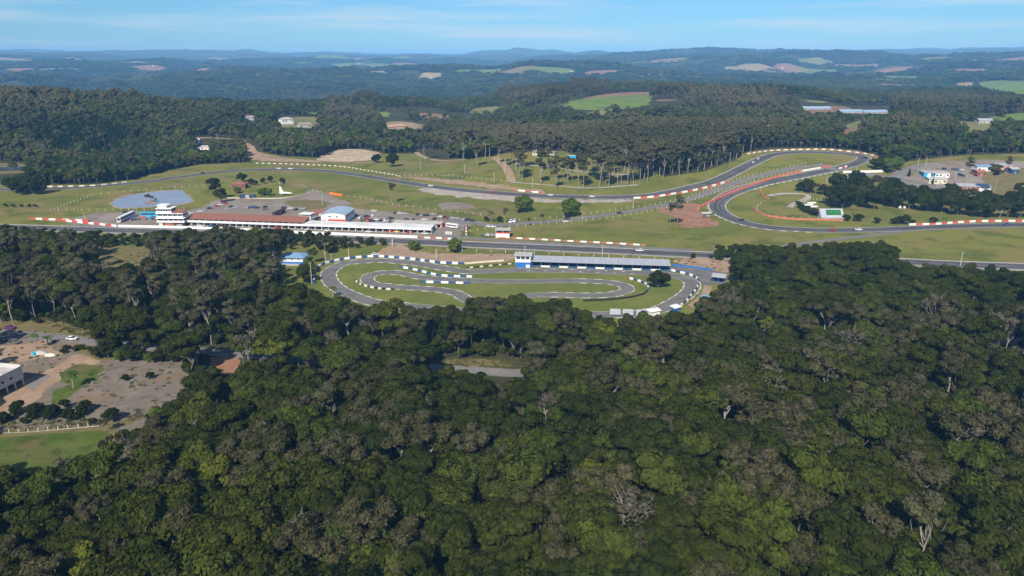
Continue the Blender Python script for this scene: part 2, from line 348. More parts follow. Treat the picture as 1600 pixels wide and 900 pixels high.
tr2 = ribbon('race_track_loop', p_loop, 14, M_ASPH, 0.15, k=6); tr2['kind'] = 'structure'
for tt, pp in ((tr, p_main), (tr2, p_loop)):
    for s in (-1, 1):
        o = ribbon('edge_line', pp, 0, M_PAINT, 0.17 if tt is tr else 0.20, k=1, o0=s*6.55-0.22, o1=s*6.55+0.22); o.parent = tt
M_REDP = mat('red_kerb_paint', (0.46,0.085,0.055), 0.7, 0.25, 0.4)
M_KERB = mat('worn_kerb_paint', (0.46,0.45,0.42), 0.8, 0.25, 0.6)
dashes('kerb', p_loop, 7.0, 7.9, M_KERB, 0.27, 1, 1, tr2, lambda t: 0.25 < t < 0.33)
dashes('kerb', p_loop, -7.9, -7.0, M_KERB, 0.27, 1, 1, tr2, lambda t: 0.14 < t < 0.21)
M_RUB = mat('tyre_rubber_marks', (0.050,0.049,0.052), 0.8, 0.2, 0.3)
for tt, pp, zz in ((tr, p_main, 0.15), (tr2, p_loop, 0.18)):
    for c, wd in ((-1.6, 1.5), (1.9, 1.1)):
        wob = [Vector((p.x, p.y, 0)) for p in offs(pp, c)]
        wob = [Vector((p.x, p.y+1.2*math.sin(i*0.09+c), 0)) for i, p in enumerate(wob)]
        o = ribbon('racing_line', wob, wd, M_RUB, zz, k=1); o.parent = tt
p_exit = wpath([(690,369),(740,372.5),(800,377.5),(900,382.5),(1000,387),(1085,391.5)], 4.0)
ribbon('pit_exit_lane', p_exit, 6, M_ROAD, 0.10)['kind'] = 'structure'
ribbon('pit_lane', wpath([(110,349),(185,357),(290,358.5),(360,361),(475,365.5),(560,369),(650,373),(700,373)], 4.0), 9, M_ROAD, 0.095)['kind'] = 'structure'
ribbon('cross_lane', wpath([(1410,362),(1350,369),(1300,374.5),(1230,384),(1180,395)], 4.0), 5, M_ROAD, 0.09)['kind'] = 'structure'
p_inner = wpath([(700,343),(760,351.5),(800,350.5),(890,343),(975,332),(1050,318.5),(1100,304),(1150,285.5),(1200,272),(1245,262.5),(1290,257)], 4.0)
ribbon('infield_road', p_inner, 8, M_ROAD, 0.18)['kind'] = 'structure'
OUTK = [(1000,427),(1035,428.5),(1062,433),(1080,441),(1080,452),(1068,464),(1048,476),(1020,487),(980,491.5),(900,492),(800,489.5),(720,486),(650,480),(590,474),(556,464),(530,452),(516,439),(515,425),(535,413),(562,409),(600,407.5),(650,412),(700,420.5),(737,425),(800,422.5),(900,423.5)]
INK = [(725,438.3),(662,434),(625,427),(595,426.5),(575,433),(580,443),(612,448),(650,450.5),(687,453.5),(712,458),(724,465),(738,473),(765,476),(795,470),(815,464),(850,461),(925,462),(962,459.5),(981,452),(965,443.5),(925,439.8),(875,439.3),(800,440.3)]
p_ko = wpath(OUTK, 2.0, True); p_ki = wpath(INK, 2.0, True)
ko = ribbon('kart_track', p_ko, 8.2, M_KASPH, 0.13, True); ko['kind'] = 'structure'
ki = ribbon('kart_track_inner', p_ki, 7.0, M_KASPH, 0.16, True); ki['kind'] = 'structure'
for tt, pp, hw in ((ko, p_ko, 4.1), (ki, p_ki, 3.5)):
    for s in (-1, 1):
        o = ribbon('edge_line', pp, 0, M_PAINT, 0.21, True, 1, s*hw-0.10, s*hw+0.10); o.parent = tt
        dashes('kerb', pp, s*hw+0.02 if s > 0 else s*hw-0.6, s*hw+0.6 if s > 0 else s*hw-0.02, M_KERB, 0.26, 2, 2, tt, (lambda t: 0.06 < t < 0.22 or 0.42 < t < 0.8) if tt is ko else (lambda t: t < 0.40 or 0.55 < t < 0.8))
# starting grid marks
mb = MB()
for k in range(14):
    q = P(812+k*13.5, 419.4+k*0.42+(3 if k % 2 else 0)); mb.box(q.x-0.9, q.x+0.9, q.y-0.22, q.y+0.22, 0.2, 0.225)
mb.build('grid_mark', M_PAINT, ko)
p_road = wpath([(-120,512),(-20,519),(30,522),(100,529),(150,535),(205,540),(270,546),(370,553),(430,557.5),(500,563),(600,570),(740,579),(820,583),(950,575),(1100,556),(1310,540.5),(1450,537),(1700,530)], 4.0)
ribbon('road', p_road, 7.2, M_ROAD, 0.12)['kind'] = 'structure'
ribbon('industrial_road', wpath([(1290,262),(1330,270),(1380,276),(1440,287),(1500,298),(1560,309),(1640,325)], 4.0), 9, M_ROAD, 0.30)['kind'] = 'structure'
ribbon('industrial_spur', wpath([(1400,279),(1412,270),(1428,263),(1445,257)], 4.0), 9, M_ROAD, 0.34)['kind'] = 'structure'
for nm, pts, wd in (('dirt_road', [(300,216),(340,216),(375,220),(392,229),(402,239),(440,247),(500,252),(600,256)], 6), ('dirt_road', [(650,238),(665,247),(690,251),(730,249)], 6), ('dirt_road', [(772,246),(785,256),(795,270),(800,285)], 8),
                    ('camp_path', [(800,256),(860,262),(930,271),(1000,274)], 3), ('camp_path', [(800,285),(850,289),(920,294),(1000,289)], 3), ('garden_path', [(1200,306),(1225,303),(1256,304),(1262,309),(1240,319),(1233,326)], 5),
                    ('dirt_road', [(1098,485),(1090,479),(1078,480),(1092,470),(1104,456),(1106,444)], 4)):
    ribbon(nm, wpath(pts, 4.0), wd, M_APRON if nm != 'dirt_road' else M_DIRT, 0.28)['kind'] = 'structure'
# left clearing with the building site
X_LOT = [(-60,505),(0,508),(60,508),(80,500),(150,520),(158,540),(105,545),(160,563),(280,566),(290,590),(275,628),(228,660),(180,668),(165,688),(150,706),(60,722),(0,728),(-60,730)]
pxsheet('rough_grass', [(-80,500),(60,500),(180,515),(200,548),(300,560),(320,610),(250,680),(200,700),(190,740),(60,770),(-80,780)], M_DRY, 0.025, step=3.5)['kind'] = 'structure'
pxsheet('cleared_lot', [(-60,520),(30,528),(140,540),(110,549),(160,562),(290,566),(300,620),(240,665),(180,672),(-60,680)], M_LOT, 0.06)['kind'] = 'structure'
pxsheet('dirt_track', [(-40,640),(20,605),(60,585),(100,565),(120,555),(160,562),(130,575),(100,590),(60,622),(20,660),(-40,690)], M_DIRT, 0.09, smooth=2)['kind'] = 'structure'
pxsheet('dirt_yard', [(-60,535),(0,540),(60,535),(70,528),(85,530),(80,545),(100,552),(60,562),(-60,580)], M_DIRT, 0.09)['kind'] = 'structure'
pxsheet('lush_patch', [(88,596),(105,578),(130,570),(165,574),(160,583),(150,600),(155,612),(120,625),(80,632),(85,610),(110,600)], M_LUSH, 0.13, smooth=2)['kind'] = 'structure'
pxsheet('lush_field', [(-60,682),(60,678),(165,672),(175,690),(160,725),(60,742),(-60,760)], M_LUSH, 0.12, step=3.0)['kind'] = 'structure'
pxsheet('dry_strip', [(-60,672),(60,668),(165,664),(180,672),(60,681),(-60,688)], M_DRY, 0.14)['kind'] = 'structure'
pxsheet('dry_slope', [(60,510),(100,500),(170,512),(172,526),(110,519)], M_DRY, 0.09)['kind'] = 'structure'
pxsheet('red_dirt_cut', [(325,560),(360,557),(375,563),(370,585),(345,582),(330,570)], M_REDDIRT, 0.10)['kind'] = 'structure'
pxsheet('dry_roadside', [(680,566),(720,560),(780,562),(800,572),(740,574)], M_DRY, 0.10)['kind'] = 'structure'
pxsheet('dry_roadside', [(1510,534),(1560,528),(1640,530),(1640,538),(1540,540)], M_DRY, 0.10)['kind'] = 'structure'
pxsheet('dry_clearing', [(110,392),(170,385),(240,388),(300,395),(250,412),(180,424),(120,415)], M_DRY, 0.10)['kind'] = 'structure'
# pond
M_WATER = mat('pond_water', (0.24,0.24,0.25), 0.12, 0.1, 0.05, spec=0.5, bump=0.02)
POND = [(175,318),(188,308.5),(220,302.5),(258,298.5),(284,298),(291,304),(300,312),(294,317),(262,321),(228,323.5),(196,325),(181,323)]
pxsheet('pond_shore', [(172,318.5),(187,307.5),(220,301.5),(258,297.5),(286,297),(293,304),(302.5,312),(296,318),(262,322),(228,324.5),(194,326),(178,324)], M_DIRT, 0.06, smooth=4)['kind'] = 'structure'
pxsheet('pond', POND, M_WATER, 0.10, smooth=5)['kind'] = 'structure'
pxsheet('pond_islet', [(228,316),(240,314),(246,316),(240,318),(230,318)], M_DIRT, 0.3, smooth=3)['kind'] = 'structure'
# ------------------------------------------------------------------ fields in the middle distance and on the far hills
M_F = {'green': ground_mat('green_field', [(0.11,0.17,0.03), ((0.15,0.2,0.05), 0.01, 0.4, 0.65, 5), ((0.08,0.13,0.03), 0.05, 0.5, 0.7, 4)], bump=0),
       'brown': ground_mat('ploughed_field', [(0.20,0.115,0.075), ((0.25,0.155,0.105), 0.01, 0.4, 0.65, 5), ((0.2,0.12,0.08), 0.04, 0.5, 0.7, 4)], bump=0),
       'tan': ground_mat('stubble_field', [(0.23,0.18,0.10), ((0.29,0.235,0.15), 0.01, 0.4, 0.65, 5), ((0.24,0.21,0.10), 0.04, 0.5, 0.7, 4)], bump=0),
       'olive': ground_mat('rough_pasture', [(0.15,0.16,0.05), ((0.2,0.19,0.08), 0.01, 0.4, 0.65, 5), ((0.10,0.12,0.035), 0.04, 0.5, 0.7, 4)], bump=0)}
MIDF = [('green', [(862,166),(900,157),(960,150),(1016,149),(1018,158),(985,172),(930,173),(890,171)]), ('brown', [(905,158),(935,149),(975,145),(1018,144.5),(1017,150),(960,152)]),
        ('olive', [(734,172),(770,167),(786,169),(775,176),(742,180)]), ('brown', [(1318,204),(1343,200),(1346,207),(1335,215),(1312,214)]), ('olive', [(1320,196),(1350,189),(1352,198),(1330,203)]),
        ('olive', [(1485,190),(1540,192),(1556,200),(1535,215),(1505,222),(1508,204)]), ('green', [(1545,184),(1600,177),(1660,176),(1660,192),(1580,192)]),
        ('brown', [(1255,172),(1300,166),(1330,170),(1318,178),(1270,182)]), ('brown', [(650,200),(672,193),(664,203)]), ('olive', [(440,186),(500,184),(496,198),(430,200)]), ('tan', [(598,194),(625,190),(660,196),(650,203),(610,204)]),
        ('green', [(1528,130),(1560,126),(1640,130),(1640,150),(1590,150),(1535,140)]), ('tan', [(1490,132),(1520,128),(1522,135),(1500,137)]), ('olive', [(1160,200),(1195,194),(1220,197),(1210,203)])]
for kind, poly in MIDF:
    pxsheet('field', poly, M_F[kind], 0.9, step=25, smooth=2)['kind'] = 'structure'
FIELDS_W = []
FARF = [(8,92,'tan',520),(28,108,'brown',260),(12,121,'tan',330),(97,111,'green',330),(52,98,'brown',300),(120,94,'tan',380),(200,98,'tan',520),(235,105,'brown',330),(280,95,'tan',520),(345,93,'olive',380),(395,118,'tan',160),
        (515,88,'green',620),(555,92,'brown',420),(620,90,'green',420),(560,102,'green',650),(600,104,'green',450),(640,101,'brown',480),(675,104,'brown',360),(590,114,'tan',170),(675,121,'tan',200),(750,115,'green',520),(790,112,'brown',430),(705,103,'tan',380),(720,123,'brown',200),
        (815,112,'olive',330),(855,113,'green',360),(935,116,'brown',300),(1035,94,'brown',430),(1085,117,'brown',420),(1105,117,'brown',250),(1180,105,'tan',330),(1165,108,'tan',330),(1195,115,'brown',260),(1030,121,'green',330),(990,100,'olive',380),(1060,92,'olive',420),
        (1250,108,'brown',380),(1280,111,'green',430),(1235,118,'olive',240),(1340,105,'brown',480),(1400,107,'brown',330),(1400,135,'brown',230),(1345,120,'tan',300),(1385,122,'olive',360),(1420,121,'green',280),(1525,98,'brown',420),(1535,113,'brown',330),(1210,128,'tan',220),(1275,97,'olive',400),(1450,92,'olive',420),(1580,96,'brown',450),(310,112,'brown',200),(255,119,'tan',110),(187,151,'brown',60),(470,100,'olive',280)]
MIDP = [(random.uniform(200, 1600), random.uniform(150, 222), random.choice(['olive', 'olive', 'green', 'tan', 'brown']), random.uniform(35, 95)) for _ in range(46)]
MIDP = [q for q in MIDP if not (640 < q[0] < 1200 and q[1] > 195)]
for u, v, kind, size in FARF+MIDP:
    c = P(u, v); n = 11; pts = []
    for k in range(n):
        a = 2*math.pi*k/n; r = size*0.42*random.uniform(0.62, 1.15)
        pts.append(Vector((c.x+r*math.cos(a), c.y+0.85*r*math.sin(a), 0)))
    FIELDS_W.append([(p.x, p.y) for p in pts])
    sheet('field', pts, M_F[kind], 2.2 if size > 100 else 0.8, step=max(8, size/9))['kind'] = 'structure'
# ------------------------------------------------------------------ trees
def leaf_mat(name, c0, c1, trans=0.2):
    m = bpy.data.materials.new(name); m.use_nodes = True; N = m.node_tree.nodes; L = m.node_tree.links
    for n in list(N): N.remove(n)
    out = N.new('ShaderNodeOutputMaterial'); at = N.new('ShaderNodeAttribute'); at.attribute_type = 'INSTANCER'; at.attribute_name = 'tint'
    ge = N.new('ShaderNodeNewGeometry'); mx = N.new('ShaderNodeMix'); mx.data_type = 'RGBA'
    mx.inputs[6].default_value = (*c0, 1); mx.inputs[7].default_value = (*c1, 1); L.new(at.outputs['Fac'], mx.inputs[0])
    mr = N.new('ShaderNodeMapRange'); mr.inputs[3].default_value = 0.62; mr.inputs[4].default_value = 1.38; L.new(ge.outputs['Random Per Island'], mr.inputs[0])
    hs = N.new('ShaderNodeHueSaturation'); L.new(mr.outputs[0], hs.inputs['Value']); L.new(mx.outputs[2], hs.inputs['Color'])
    d = N.new('ShaderNodeBsdfDiffuse'); t = N.new('ShaderNodeBsdfTranslucent'); ms = N.new('ShaderNodeMixShader'); ms.inputs[0].default_value = trans
    L.new(hs.outputs[0], d.inputs['Color']); L.new(hs.outputs[0], t.inputs['Color']); L.new(d.outputs[0], ms.inputs[1]); L.new(t.outputs[0], ms.inputs[2]); L.new(ms.outputs[0], out.inputs['Surface'])
    MATS[name] = m; return m
LM = {'dense': leaf_mat('dense_leaves', (0.022,0.032,0.006), (0.048,0.056,0.010)),
      'mid': leaf_mat('green_leaves', (0.040,0.058,0.010), (0.066,0.080,0.014)),
      'fresh': leaf_mat('fresh_leaves', (0.066,0.104,0.014), (0.105,0.138,0.020)),
      'hill': leaf_mat('lit_hill_leaves', (0.030,0.050,0.011), (0.068,0.084,0.018)), 'hillolive': leaf_mat('lit_hill_olive_leaves', (0.068,0.068,0.024), (0.105,0.096,0.042)),  # brightened for the far woods: sunnier light than the foreground put into leaf colour
      'olive': leaf_mat('olive_leaves', (0.050,0.052,0.021), (0.082,0.076,0.038)),
      'yellow': leaf_mat('yellow_green_leaves', (0.075,0.098,0.014), (0.115,0.118,0.016)),
      'bare': leaf_mat('dry_twigs', (0.085,0.078,0.050), (0.12,0.105,0.075)),
      'euc': leaf_mat('eucalyptus_leaves', (0.066,0.070,0.032), (0.112,0.104,0.054)),
      'pine': leaf_mat('pine_needles', (0.016,0.034,0.012), (0.026,0.046,0.016))}
M_BARK = mat('grey_bark', (0.12,0.10,0.08), 0.9, 0.3, 2.0, col2=(0.19,0.17,0.14))
M_PALE = mat('pale_bark', (0.22,0.195,0.165), 0.9, 0.3, 1.2, col2=(0.36,0.33,0.285))
def leaves(blobs, n, size, rng, low=-0.35, aspect=1.35):
    """many small leaf faces spread over overlapping lobes"""
    B = np.array([b[0] for b in blobs]); R = np.array([b[1] for b in blobs])
    w = (R**2).mean(1); w = w/w.sum(); k = rng.choice(len(B), n, p=w)
    d = rng.normal(size=(n*3, 3)); d /= np.linalg.norm(d, axis=1)[:, None]; d = d[d[:, 2] > low][:n]
    while len(d) < n: d = np.vstack([d, d])[:n]
    pos = B[k]+d*R[k]*rng.uniform(0.62, 1.08, (n, 1))
    nm = d+rng.normal(scale=0.30, size=(n, 3)); nm[:, 2] += 0.12; nm /= np.linalg.norm(nm, axis=1)[:, None]
    a = np.cross(nm, rng.normal(size=(n, 3))); a /= np.linalg.norm(a, axis=1)[:, None]; b = np.cross(nm, a)
    s = size*rng.uniform(0.6, 1.35, (n, 1))*0.5
    a = a*s*aspect; b = b*s
    V = np.stack([pos-a*0.9, pos-b, pos+a, pos+b], 1).reshape(-1, 3)
    return V, np.arange(4*n).reshape(-1, 4)
def limb(mb, a, b, r0, r1, rng, bend=0.12, n=5):
    a = Vector(a); b = Vector(b); L = (b-a).length; pts = []
    off = Vector(rng.normal(scale=bend*L, size=3)); off.z *= 0.4
    for i in range(4):
        t = i/3; pts.append(a+(b-a)*t+off*math.sin(math.pi*t))
    mb.tube(pts, [r0+(r1-r0)*i/3 for i in range(4)], n)
def proto(kind, seed, h, base, rx, rz, nb, br, n, size, bark, lean=0.06, low=-0.35, tr=0.2, twigs=0):
    rng = np.random.default_rng(seed); blobs = []
    cz = h*base+(h-h*base)*0.5
    for i in range(nb):
        if i == 0: p = np.array([0, 0, cz+rz*0.25])
        else:
            a = 2.4*i+rng.uniform(-.5, .5); q = math.sqrt(rng.uniform(0.15, 1.0)); zz = rng.uniform(-0.75, 0.85)
            p = np.array([math.cos(a)*rx*q*0.78, math.sin(a)*rx*q*0.78, cz+zz*rz*math.sqrt(max(0.05, 1-q*q*0.8))])
        r = br*rng.uniform(0.7, 1.25); blobs.append((p, np.array([r, r, r*rng.uniform(0.62, 0.85)])))
    tk = MB(); top = Vector((rng.normal()*lean*h, rng.normal()*lean*h, h*base))
    limb(tk, (0, 0, -1.5), top, tr, tr*0.7, rng, 0.03, 6)
    for i, (p, r) in enumerate(blobs[:9]):
        limb(tk, top*(0.75+0.25*rng.uniform()), tuple(p), tr*0.5, tr*0.14, rng)
    for i in range(twigs):
        p, r = blobs[rng.integers(len(blobs))]; e = p+rng.normal(scale=1.0, size=3)*np.array([rx*0.25, rx*0.25, rz*0.25])+np.array([0, 0, rz*0.12])
        limb(tk, tuple(p*np.array([.5, .5, .9])), tuple(e), tr*0.26, tr*0.07, rng, 0.1, 4)
    V, Fq = leaves(blobs, n, size, rng, low)
    return (tk.mesh('trunk', bark), np_mesh('crown', V, Fq, [LM[kind]]))
def conifer(seed, h, r, n, size):
    rng = np.random.default_rng(seed); z = h*(1-np.sqrt(rng.uniform(0.0, 1, n))*0.88); rr = r*(1-z/h)**0.8*rng.uniform(0.5, 1.05, n); a = rng.uniform(0, 2*np.pi, n)
    pos = np.stack([rr*np.cos(a), rr*np.sin(a), z+rng.normal(scale=.2, size=n)], 1); nm = np.stack([np.cos(a), np.sin(a), np.full(n, 1.2)], 1)+rng.normal(scale=.4, size=(n, 3))
    nm /= np.linalg.norm(nm, axis=1)[:, None]; t = np.cross(nm, rng.normal(size=(n, 3))); t /= np.linalg.norm(t, axis=1)[:, None]; b = np.cross(nm, t)
    s = size*rng.uniform(.6, 1.3, (n, 1))*.5; V = np.stack([pos-t*s, pos-b*s*.7, pos+t*s, pos+b*s*.7], 1).reshape(-1, 3)
    tk = MB(); tk.tube([(0, 0, -1.5), (0, 0, h*.5), (0, 0, h*.95)], [0.28, 0.18, 0.05], 6)
    return (tk.mesh('trunk', M_BARK), np_mesh('crown', V, np.arange(4*n).reshape(-1, 4), [LM['pine']]))
#            kind     seed   h  base   rx  rz  nb  br    n   size bark
PROTO = [proto('dense', 1, 12.0, 0.36, 4.2, 3.6, 11, 1.9, 4000, 0.50, M_BARK),
         proto('dense', 2, 13.5, 0.34, 4.6, 4.2, 14, 1.8, 4500, 0.49, M_BARK),
         proto('dense', 3, 10.0, 0.26, 3.6, 3.8, 10, 1.7, 3500, 0.47, M_BARK),
         proto('mid', 4, 11.5, 0.30, 4.0, 3.8, 13, 1.6, 3900, 0.47, M_BARK),
         proto('mid', 5, 13.0, 0.40, 4.3, 3.4, 10, 1.9, 3900, 0.49, M_BARK),
         proto('olive', 6, 12.5, 0.44, 4.4, 3.0, 13, 1.45, 3000, 0.42, M_PALE, tr=0.2),
         proto('olive', 7, 14.0, 0.50, 3.7, 3.0, 10, 1.4, 2400, 0.41, M_PALE, tr=0.22),
         proto('yellow', 8, 11.0, 0.38, 3.4, 3.0, 9, 1.5, 2500, 0.46, M_BARK),
         proto('bare', 9, 12.5, 0.42, 3.6, 3.2, 9, 1.2, 520, 0.40, M_PALE, tr=0.17, twigs=34),
         proto('euc', 10, 19.0, 0.52, 3.2, 4.4, 12, 1.6, 2300, 0.56, M_PALE, lean=0.03, tr=0.17),
         proto('euc', 11, 21.0, 0.46, 3.0, 5.6, 13, 1.5, 2400, 0.56, M_PALE, lean=0.025, tr=0.18),
         conifer(12, 16.0, 3.0, 2200, 0.75),
         proto('hill', 13, 12.0, 0.24, 4.4, 4.0, 9, 2.1, 900, 0.95, M_BARK),
         proto('euc', 14, 20.0, 0.22, 3.6, 7.0, 10, 2.0, 1000, 0.85, M_BARK, tr=0.12),
         proto('hillolive', 15, 11.5, 0.24, 4.4, 3.8, 9, 1.9, 850, 0.9, M_BARK),
         proto('dense', 16, 3.0, 0.12, 1.7, 1.2, 7, 0.8, 1100, 0.42, M_BARK, tr=0.1),
         proto('fresh', 17, 9.0, 0.10, 4.2, 3.9, 18, 1.85, 4200, 0.50, M_BARK, low=-0.7),
         proto('dense', 18, 9.5, 0.14, 4.3, 3.9, 17, 1.85, 4200, 0.50, M_BARK, low=-0.7),
         proto('fresh', 19, 11.0, 0.24, 4.4, 3.8, 10, 1.9, 900, 0.9, M_BARK)]
PH = np.array([12,13.5,10,11.5,13,12.5,14,11,12.5,19,21,16,12,20,11.5,3.0,9.0,9.5,11.0]); PR = np.array([4.6,5,4,4.4,4.8,4.6,4.0,3.7,3.8,3.5,3.4,3.0,4.8,3.8,4.6,1.9,4.8,4.8,4.6])
LABEL = {0: ('dark green broadleaf tree with a dense rounded crown in the hillside forest', 'broadleaf_tree'), 1: ('tall dark green tree with a wide lumpy crown in the hillside forest', 'broadleaf_tree'),
         2: ('low bushy dark green tree filling the forest below the kart track', 'broadleaf_tree'), 3: ('fresh mid green tree with a bumpy crown in the hillside forest', 'broadleaf_tree'), 4: ('mid green spreading tree with a flat crown in the hillside forest', 'broadleaf_tree'),
         5: ('olive brown tree with a loose crown and pale limbs in the forest', 'olive_tree'), 6: ('slender olive tree with pale forked trunk rising out of the forest', 'olive_tree'),
         7: ('yellow green tree standing out among darker forest crowns', 'yellow_tree'), 8: ('almost leafless pale grey tree with bare branches in the forest', 'bare_tree'),
         9: ('tall thin eucalyptus with pale trunk at the forest edge', 'eucalyptus_tree'), 10: ('tall narrow eucalyptus with long drooping crown at the forest edge', 'eucalyptus_tree')}
SRC = {}
def tree(k, x, y, s, rz, tint, label, group, name=None, sz=1.0, cat='tree'):
    z = float(T(x, y)); t = empty(name or LABEL[k][1], (x, y, z), rz); t.scale = (s, s, s*sz)
    tag(t, label, cat, group)
    tr = link('trunk', PROTO[k][0], t); cr = link('crown', PROTO[k][1], t); cr['tint'] = float(tint); tr['tint'] = 0.5
    SRC.setdefault(k, (tr, cr)); return t
# --- where the woods stand
X_BASE = [[(-40,252),(48,255),(50,270),(-40,276)]]+[[(x, y) for x, y in poly] for _, poly in MIDF]+[[(x, y) for x, y in q] for q in (
    [(296,213),(345,211),(385,217),(410,232),(400,246),(384,240),(375,224),(300,222)], [(380,180),(402,180),(402,192),(380,192)], [(432,180),(495,182),(492,204),(440,204)], [(305,224),(332,224),(332,238),(305,238)],
    [(596,188),(672,190),(665,206),(600,206)], [(1246,164),(1395,166),(1392,182),(1250,180)], [(1525,180),(1560,180),(1560,198),(1525,198)], [(640,233),(700,236),(700,256),(655,252)])]
X_SEE = [[(-20,255),(42,258),(42,268),(-20,270)], [(1252,164),(1300,163),(1302,173),(1254,174)], [(1312,168),(1390,168),(1390,178),(1312,178)], [(440,180),(490,182),(490,202),(440,196)], [(384,180),(400,180),(400,189),(384,189)], [(605,191),(637,191),(637,202),(605,202)], [(306,224),(331,224),(331,236),(306,236)], [(1528,184),(1554,184),(1554,195),(1528,195)]]
X_FULL = [X_MAIN, X_LOT, [(320,553),(378,556),(378,586),(330,580)], [(420,553),(505,560),(505,572),(420,566)], [(676,560),(800,560),(806,588),(735,584),(676,576)], [(1296,535),(1322,536),(1322,546),(1296,545)], [(235,538),(275,541),(275,552),(235,550)],
          [(310,546),(420,553),(420,561),(310,556)], [(1510,530),(1600,528),(1600,538),(1520,540)], [(140,390),(200,386),(240,395),(220,412),(160,418)], [(436,390),(480,390),(480,415),(436,415)], [(455,415),(490,415),(490,455),(440,455)], [(1030,384),(1120,384),(1110,394),(1036,394)]]
def scatter(y0, y1, sp, jit=0.46):
    g = []
    ys = np.arange(y0, y1, sp*0.87)
    for i, yy in enumerate(ys):
        w = 0.92*yy+55; xs = np.arange(-w, w, sp)+(sp/2 if i % 2 else 0)
        g.append(np.stack([xs, np.full(len(xs), yy)], 1))
    g = np.concatenate(g); g += RNG.uniform(-jit*sp, jit*sp, g.shape); return g
def choose(n, w):
    k = np.array(list(w.keys())); p = np.array(list(w.values()), float); return RNG.choice(k, n, p=p/p.sum())
W_NEAR = {0: 20, 1: 17, 2: 16, 3: 13, 4: 10, 5: 10, 6: 6, 7: 3.5, 8: 3, 9: 1.2}
W_LEFT = {0: 9, 1: 6, 2: 12, 3: 8, 4: 5, 5: 16, 6: 14, 7: 3, 8: 4, 9: 16, 10: 9}
W_RIGHT = {0: 17, 1: 14, 2: 10, 3: 5, 4: 5, 5: 20, 6: 10, 7: 2.5, 8: 7}
W_HEDGE = {0: 30, 2: 45, 3: 14, 1: 10}
ZONES = [(W_LEFT, 0.86, [(-60,345),(430,345),(560,375),(560,420),(470,480),(420,560),(200,545),(-60,520)]),
         (W_RIGHT, 1.0, [(1250,520),(1700,520),(1700,780),(1150,780),(1100,640)]),
         (W_HEDGE, 1.0, [(1020,385),(1420,385),(1700,415),(1700,520),(1200,520),(1060,440)])]
XY = scatter(95, 560, 6.6)
K = choose(len(XY), W_NEAR); X, Y = XY[:, 0], XY[:, 1]; Z = T(X, Y)
U, V_, D = proj(X, Y, Z); keep = np.ones(len(X), bool)
for w, dn, poly in ZONES:
    q = pip(U, V_, poly); K[q] = choose(int(q.sum()), w); keep &= ~(q & (RNG.uniform(size=len(q)) > dn))
S = RNG.choice([0.0, 1.0], len(X), p=[.3, .7])*0.22+RNG.uniform(0.78, 1.42, len(X))*np.where(Y < 300, 1.0, 0.93)*np.where(fbm(X/40, Y/40, 50, 2) > 0.5, 1.06, 0.94)
S = np.where((K == 9) | (K == 10), S*0.82, S)
keep &= ~((vnoise(X/9, Y/9, 5) > 0.80) & (Y < 330))
hgt = PH[K]*S; LOOSE = RNG.uniform(size=len(X)) > 0.22
for poly in X_FULL:
    for fr, lat in ((0.0, 0), (0.5, 0), (0.78, 0), (0.93, 0), (0.7, -0.75), (0.7, 0.75)):
        u, v, d = proj(X+lat*PR[K]*S, Y, Z+fr*hgt); keep &= ~(pip(u, v, poly) & ((fr != 0.93) | LOOSE))
keep &= np.abs(proj(X, Y, Z)[0]-800) < 1060
pd = np.array([(p.x, p.y) for p in p_road]); 
for a in range(0, len(pd)): keep &= (X-pd[a, 0])**2+(Y-pd[a, 1])**2 > 5.2**2
X, Y, Z, K, S, D, U, V_ = [q[keep] for q in (X, Y, Z, K, S, D, U, V_)]
TI = np.clip(RNG.uniform(0, 1, len(X))*0.75+0.5*(fbm(X/55, Y/55, 77, 2)-0.25), 0, 1); RZ = RNG.uniform(0, 2*math.pi, len(X))
ut, vt, _ = proj(X, Y, Z+PH[K]*S*0.7)
infr = (ut > 5) & (ut < 1595) & (vt < 890) & (V_ > 300)
score = np.where(infr, S*PR[K]/D, -1); order = np.argsort(-score)
solo = set(order[:282].tolist())
for k in range(11):                          # at least one tree of every kind stands alone
    if not any(K[i] == k for i in solo): solo.add(next(int(i) for i in order if K[i] == k))
SL = sorted(solo); SXY = np.array([(X[i], Y[i]) for i in SL]); KN = {0: 'rounded tree', 1: 'lumpy tree', 2: 'bushy tree', 3: 'bumpy tree', 4: 'flat topped tree', 5: 'olive tree', 6: 'slender olive tree', 7: 'yellow green tree', 8: 'bare grey tree', 9: 'eucalyptus', 10: 'eucalyptus'}
NOUN = {0: 'rounded broadleaf tree', 1: 'broadleaf tree with lumpy crown', 2: 'low bushy tree', 3: 'bumpy crowned green tree', 4: 'flat topped green tree', 5: 'olive brown tree with pale limbs', 6: 'forked olive tree', 7: 'yellow green tree', 8: 'nearly leafless grey tree', 9: 'pale trunked eucalyptus', 10: 'narrow eucalyptus'}
for j, i in enumerate(SL):
    k = int(K[i]); d = np.hypot(SXY[:, 0]-X[i], SXY[:, 1]-Y[i]); d[j] = 1e9; near = ''
    for q in np.argsort(d)[:5]:
        kk = int(K[SL[q]])
        if d[q] < 11 and kk > 4 and kk != k: near = ' next to '+('an ' if KN[kk][0] in 'aeo' else 'a ')+KN[kk]; break
    if not near:
        q = SL[int(np.argmin(d))]; near = ' touching a '+('taller ' if PH[K[q]]*S[q] > PH[k]*S[i] else 'shorter ')+KN[int(K[q])]
    size = 'small' if S[i] < 0.95 else ('large' if S[i] > 1.28 else 'mid sized'); tone = ('deep' if TI[i] < 0.3 else 'lighter' if TI[i] > 0.65 else 'medium')+' toned'
    tree(k, X[i], Y[i], float(S[i]), float(RZ[i]), TI[i], f'{size} {tone} {NOUN[k]}{near}', 'forest trees on the slope below the kart track')
rest = np.array([i for i in range(len(X)) if i not in solo])
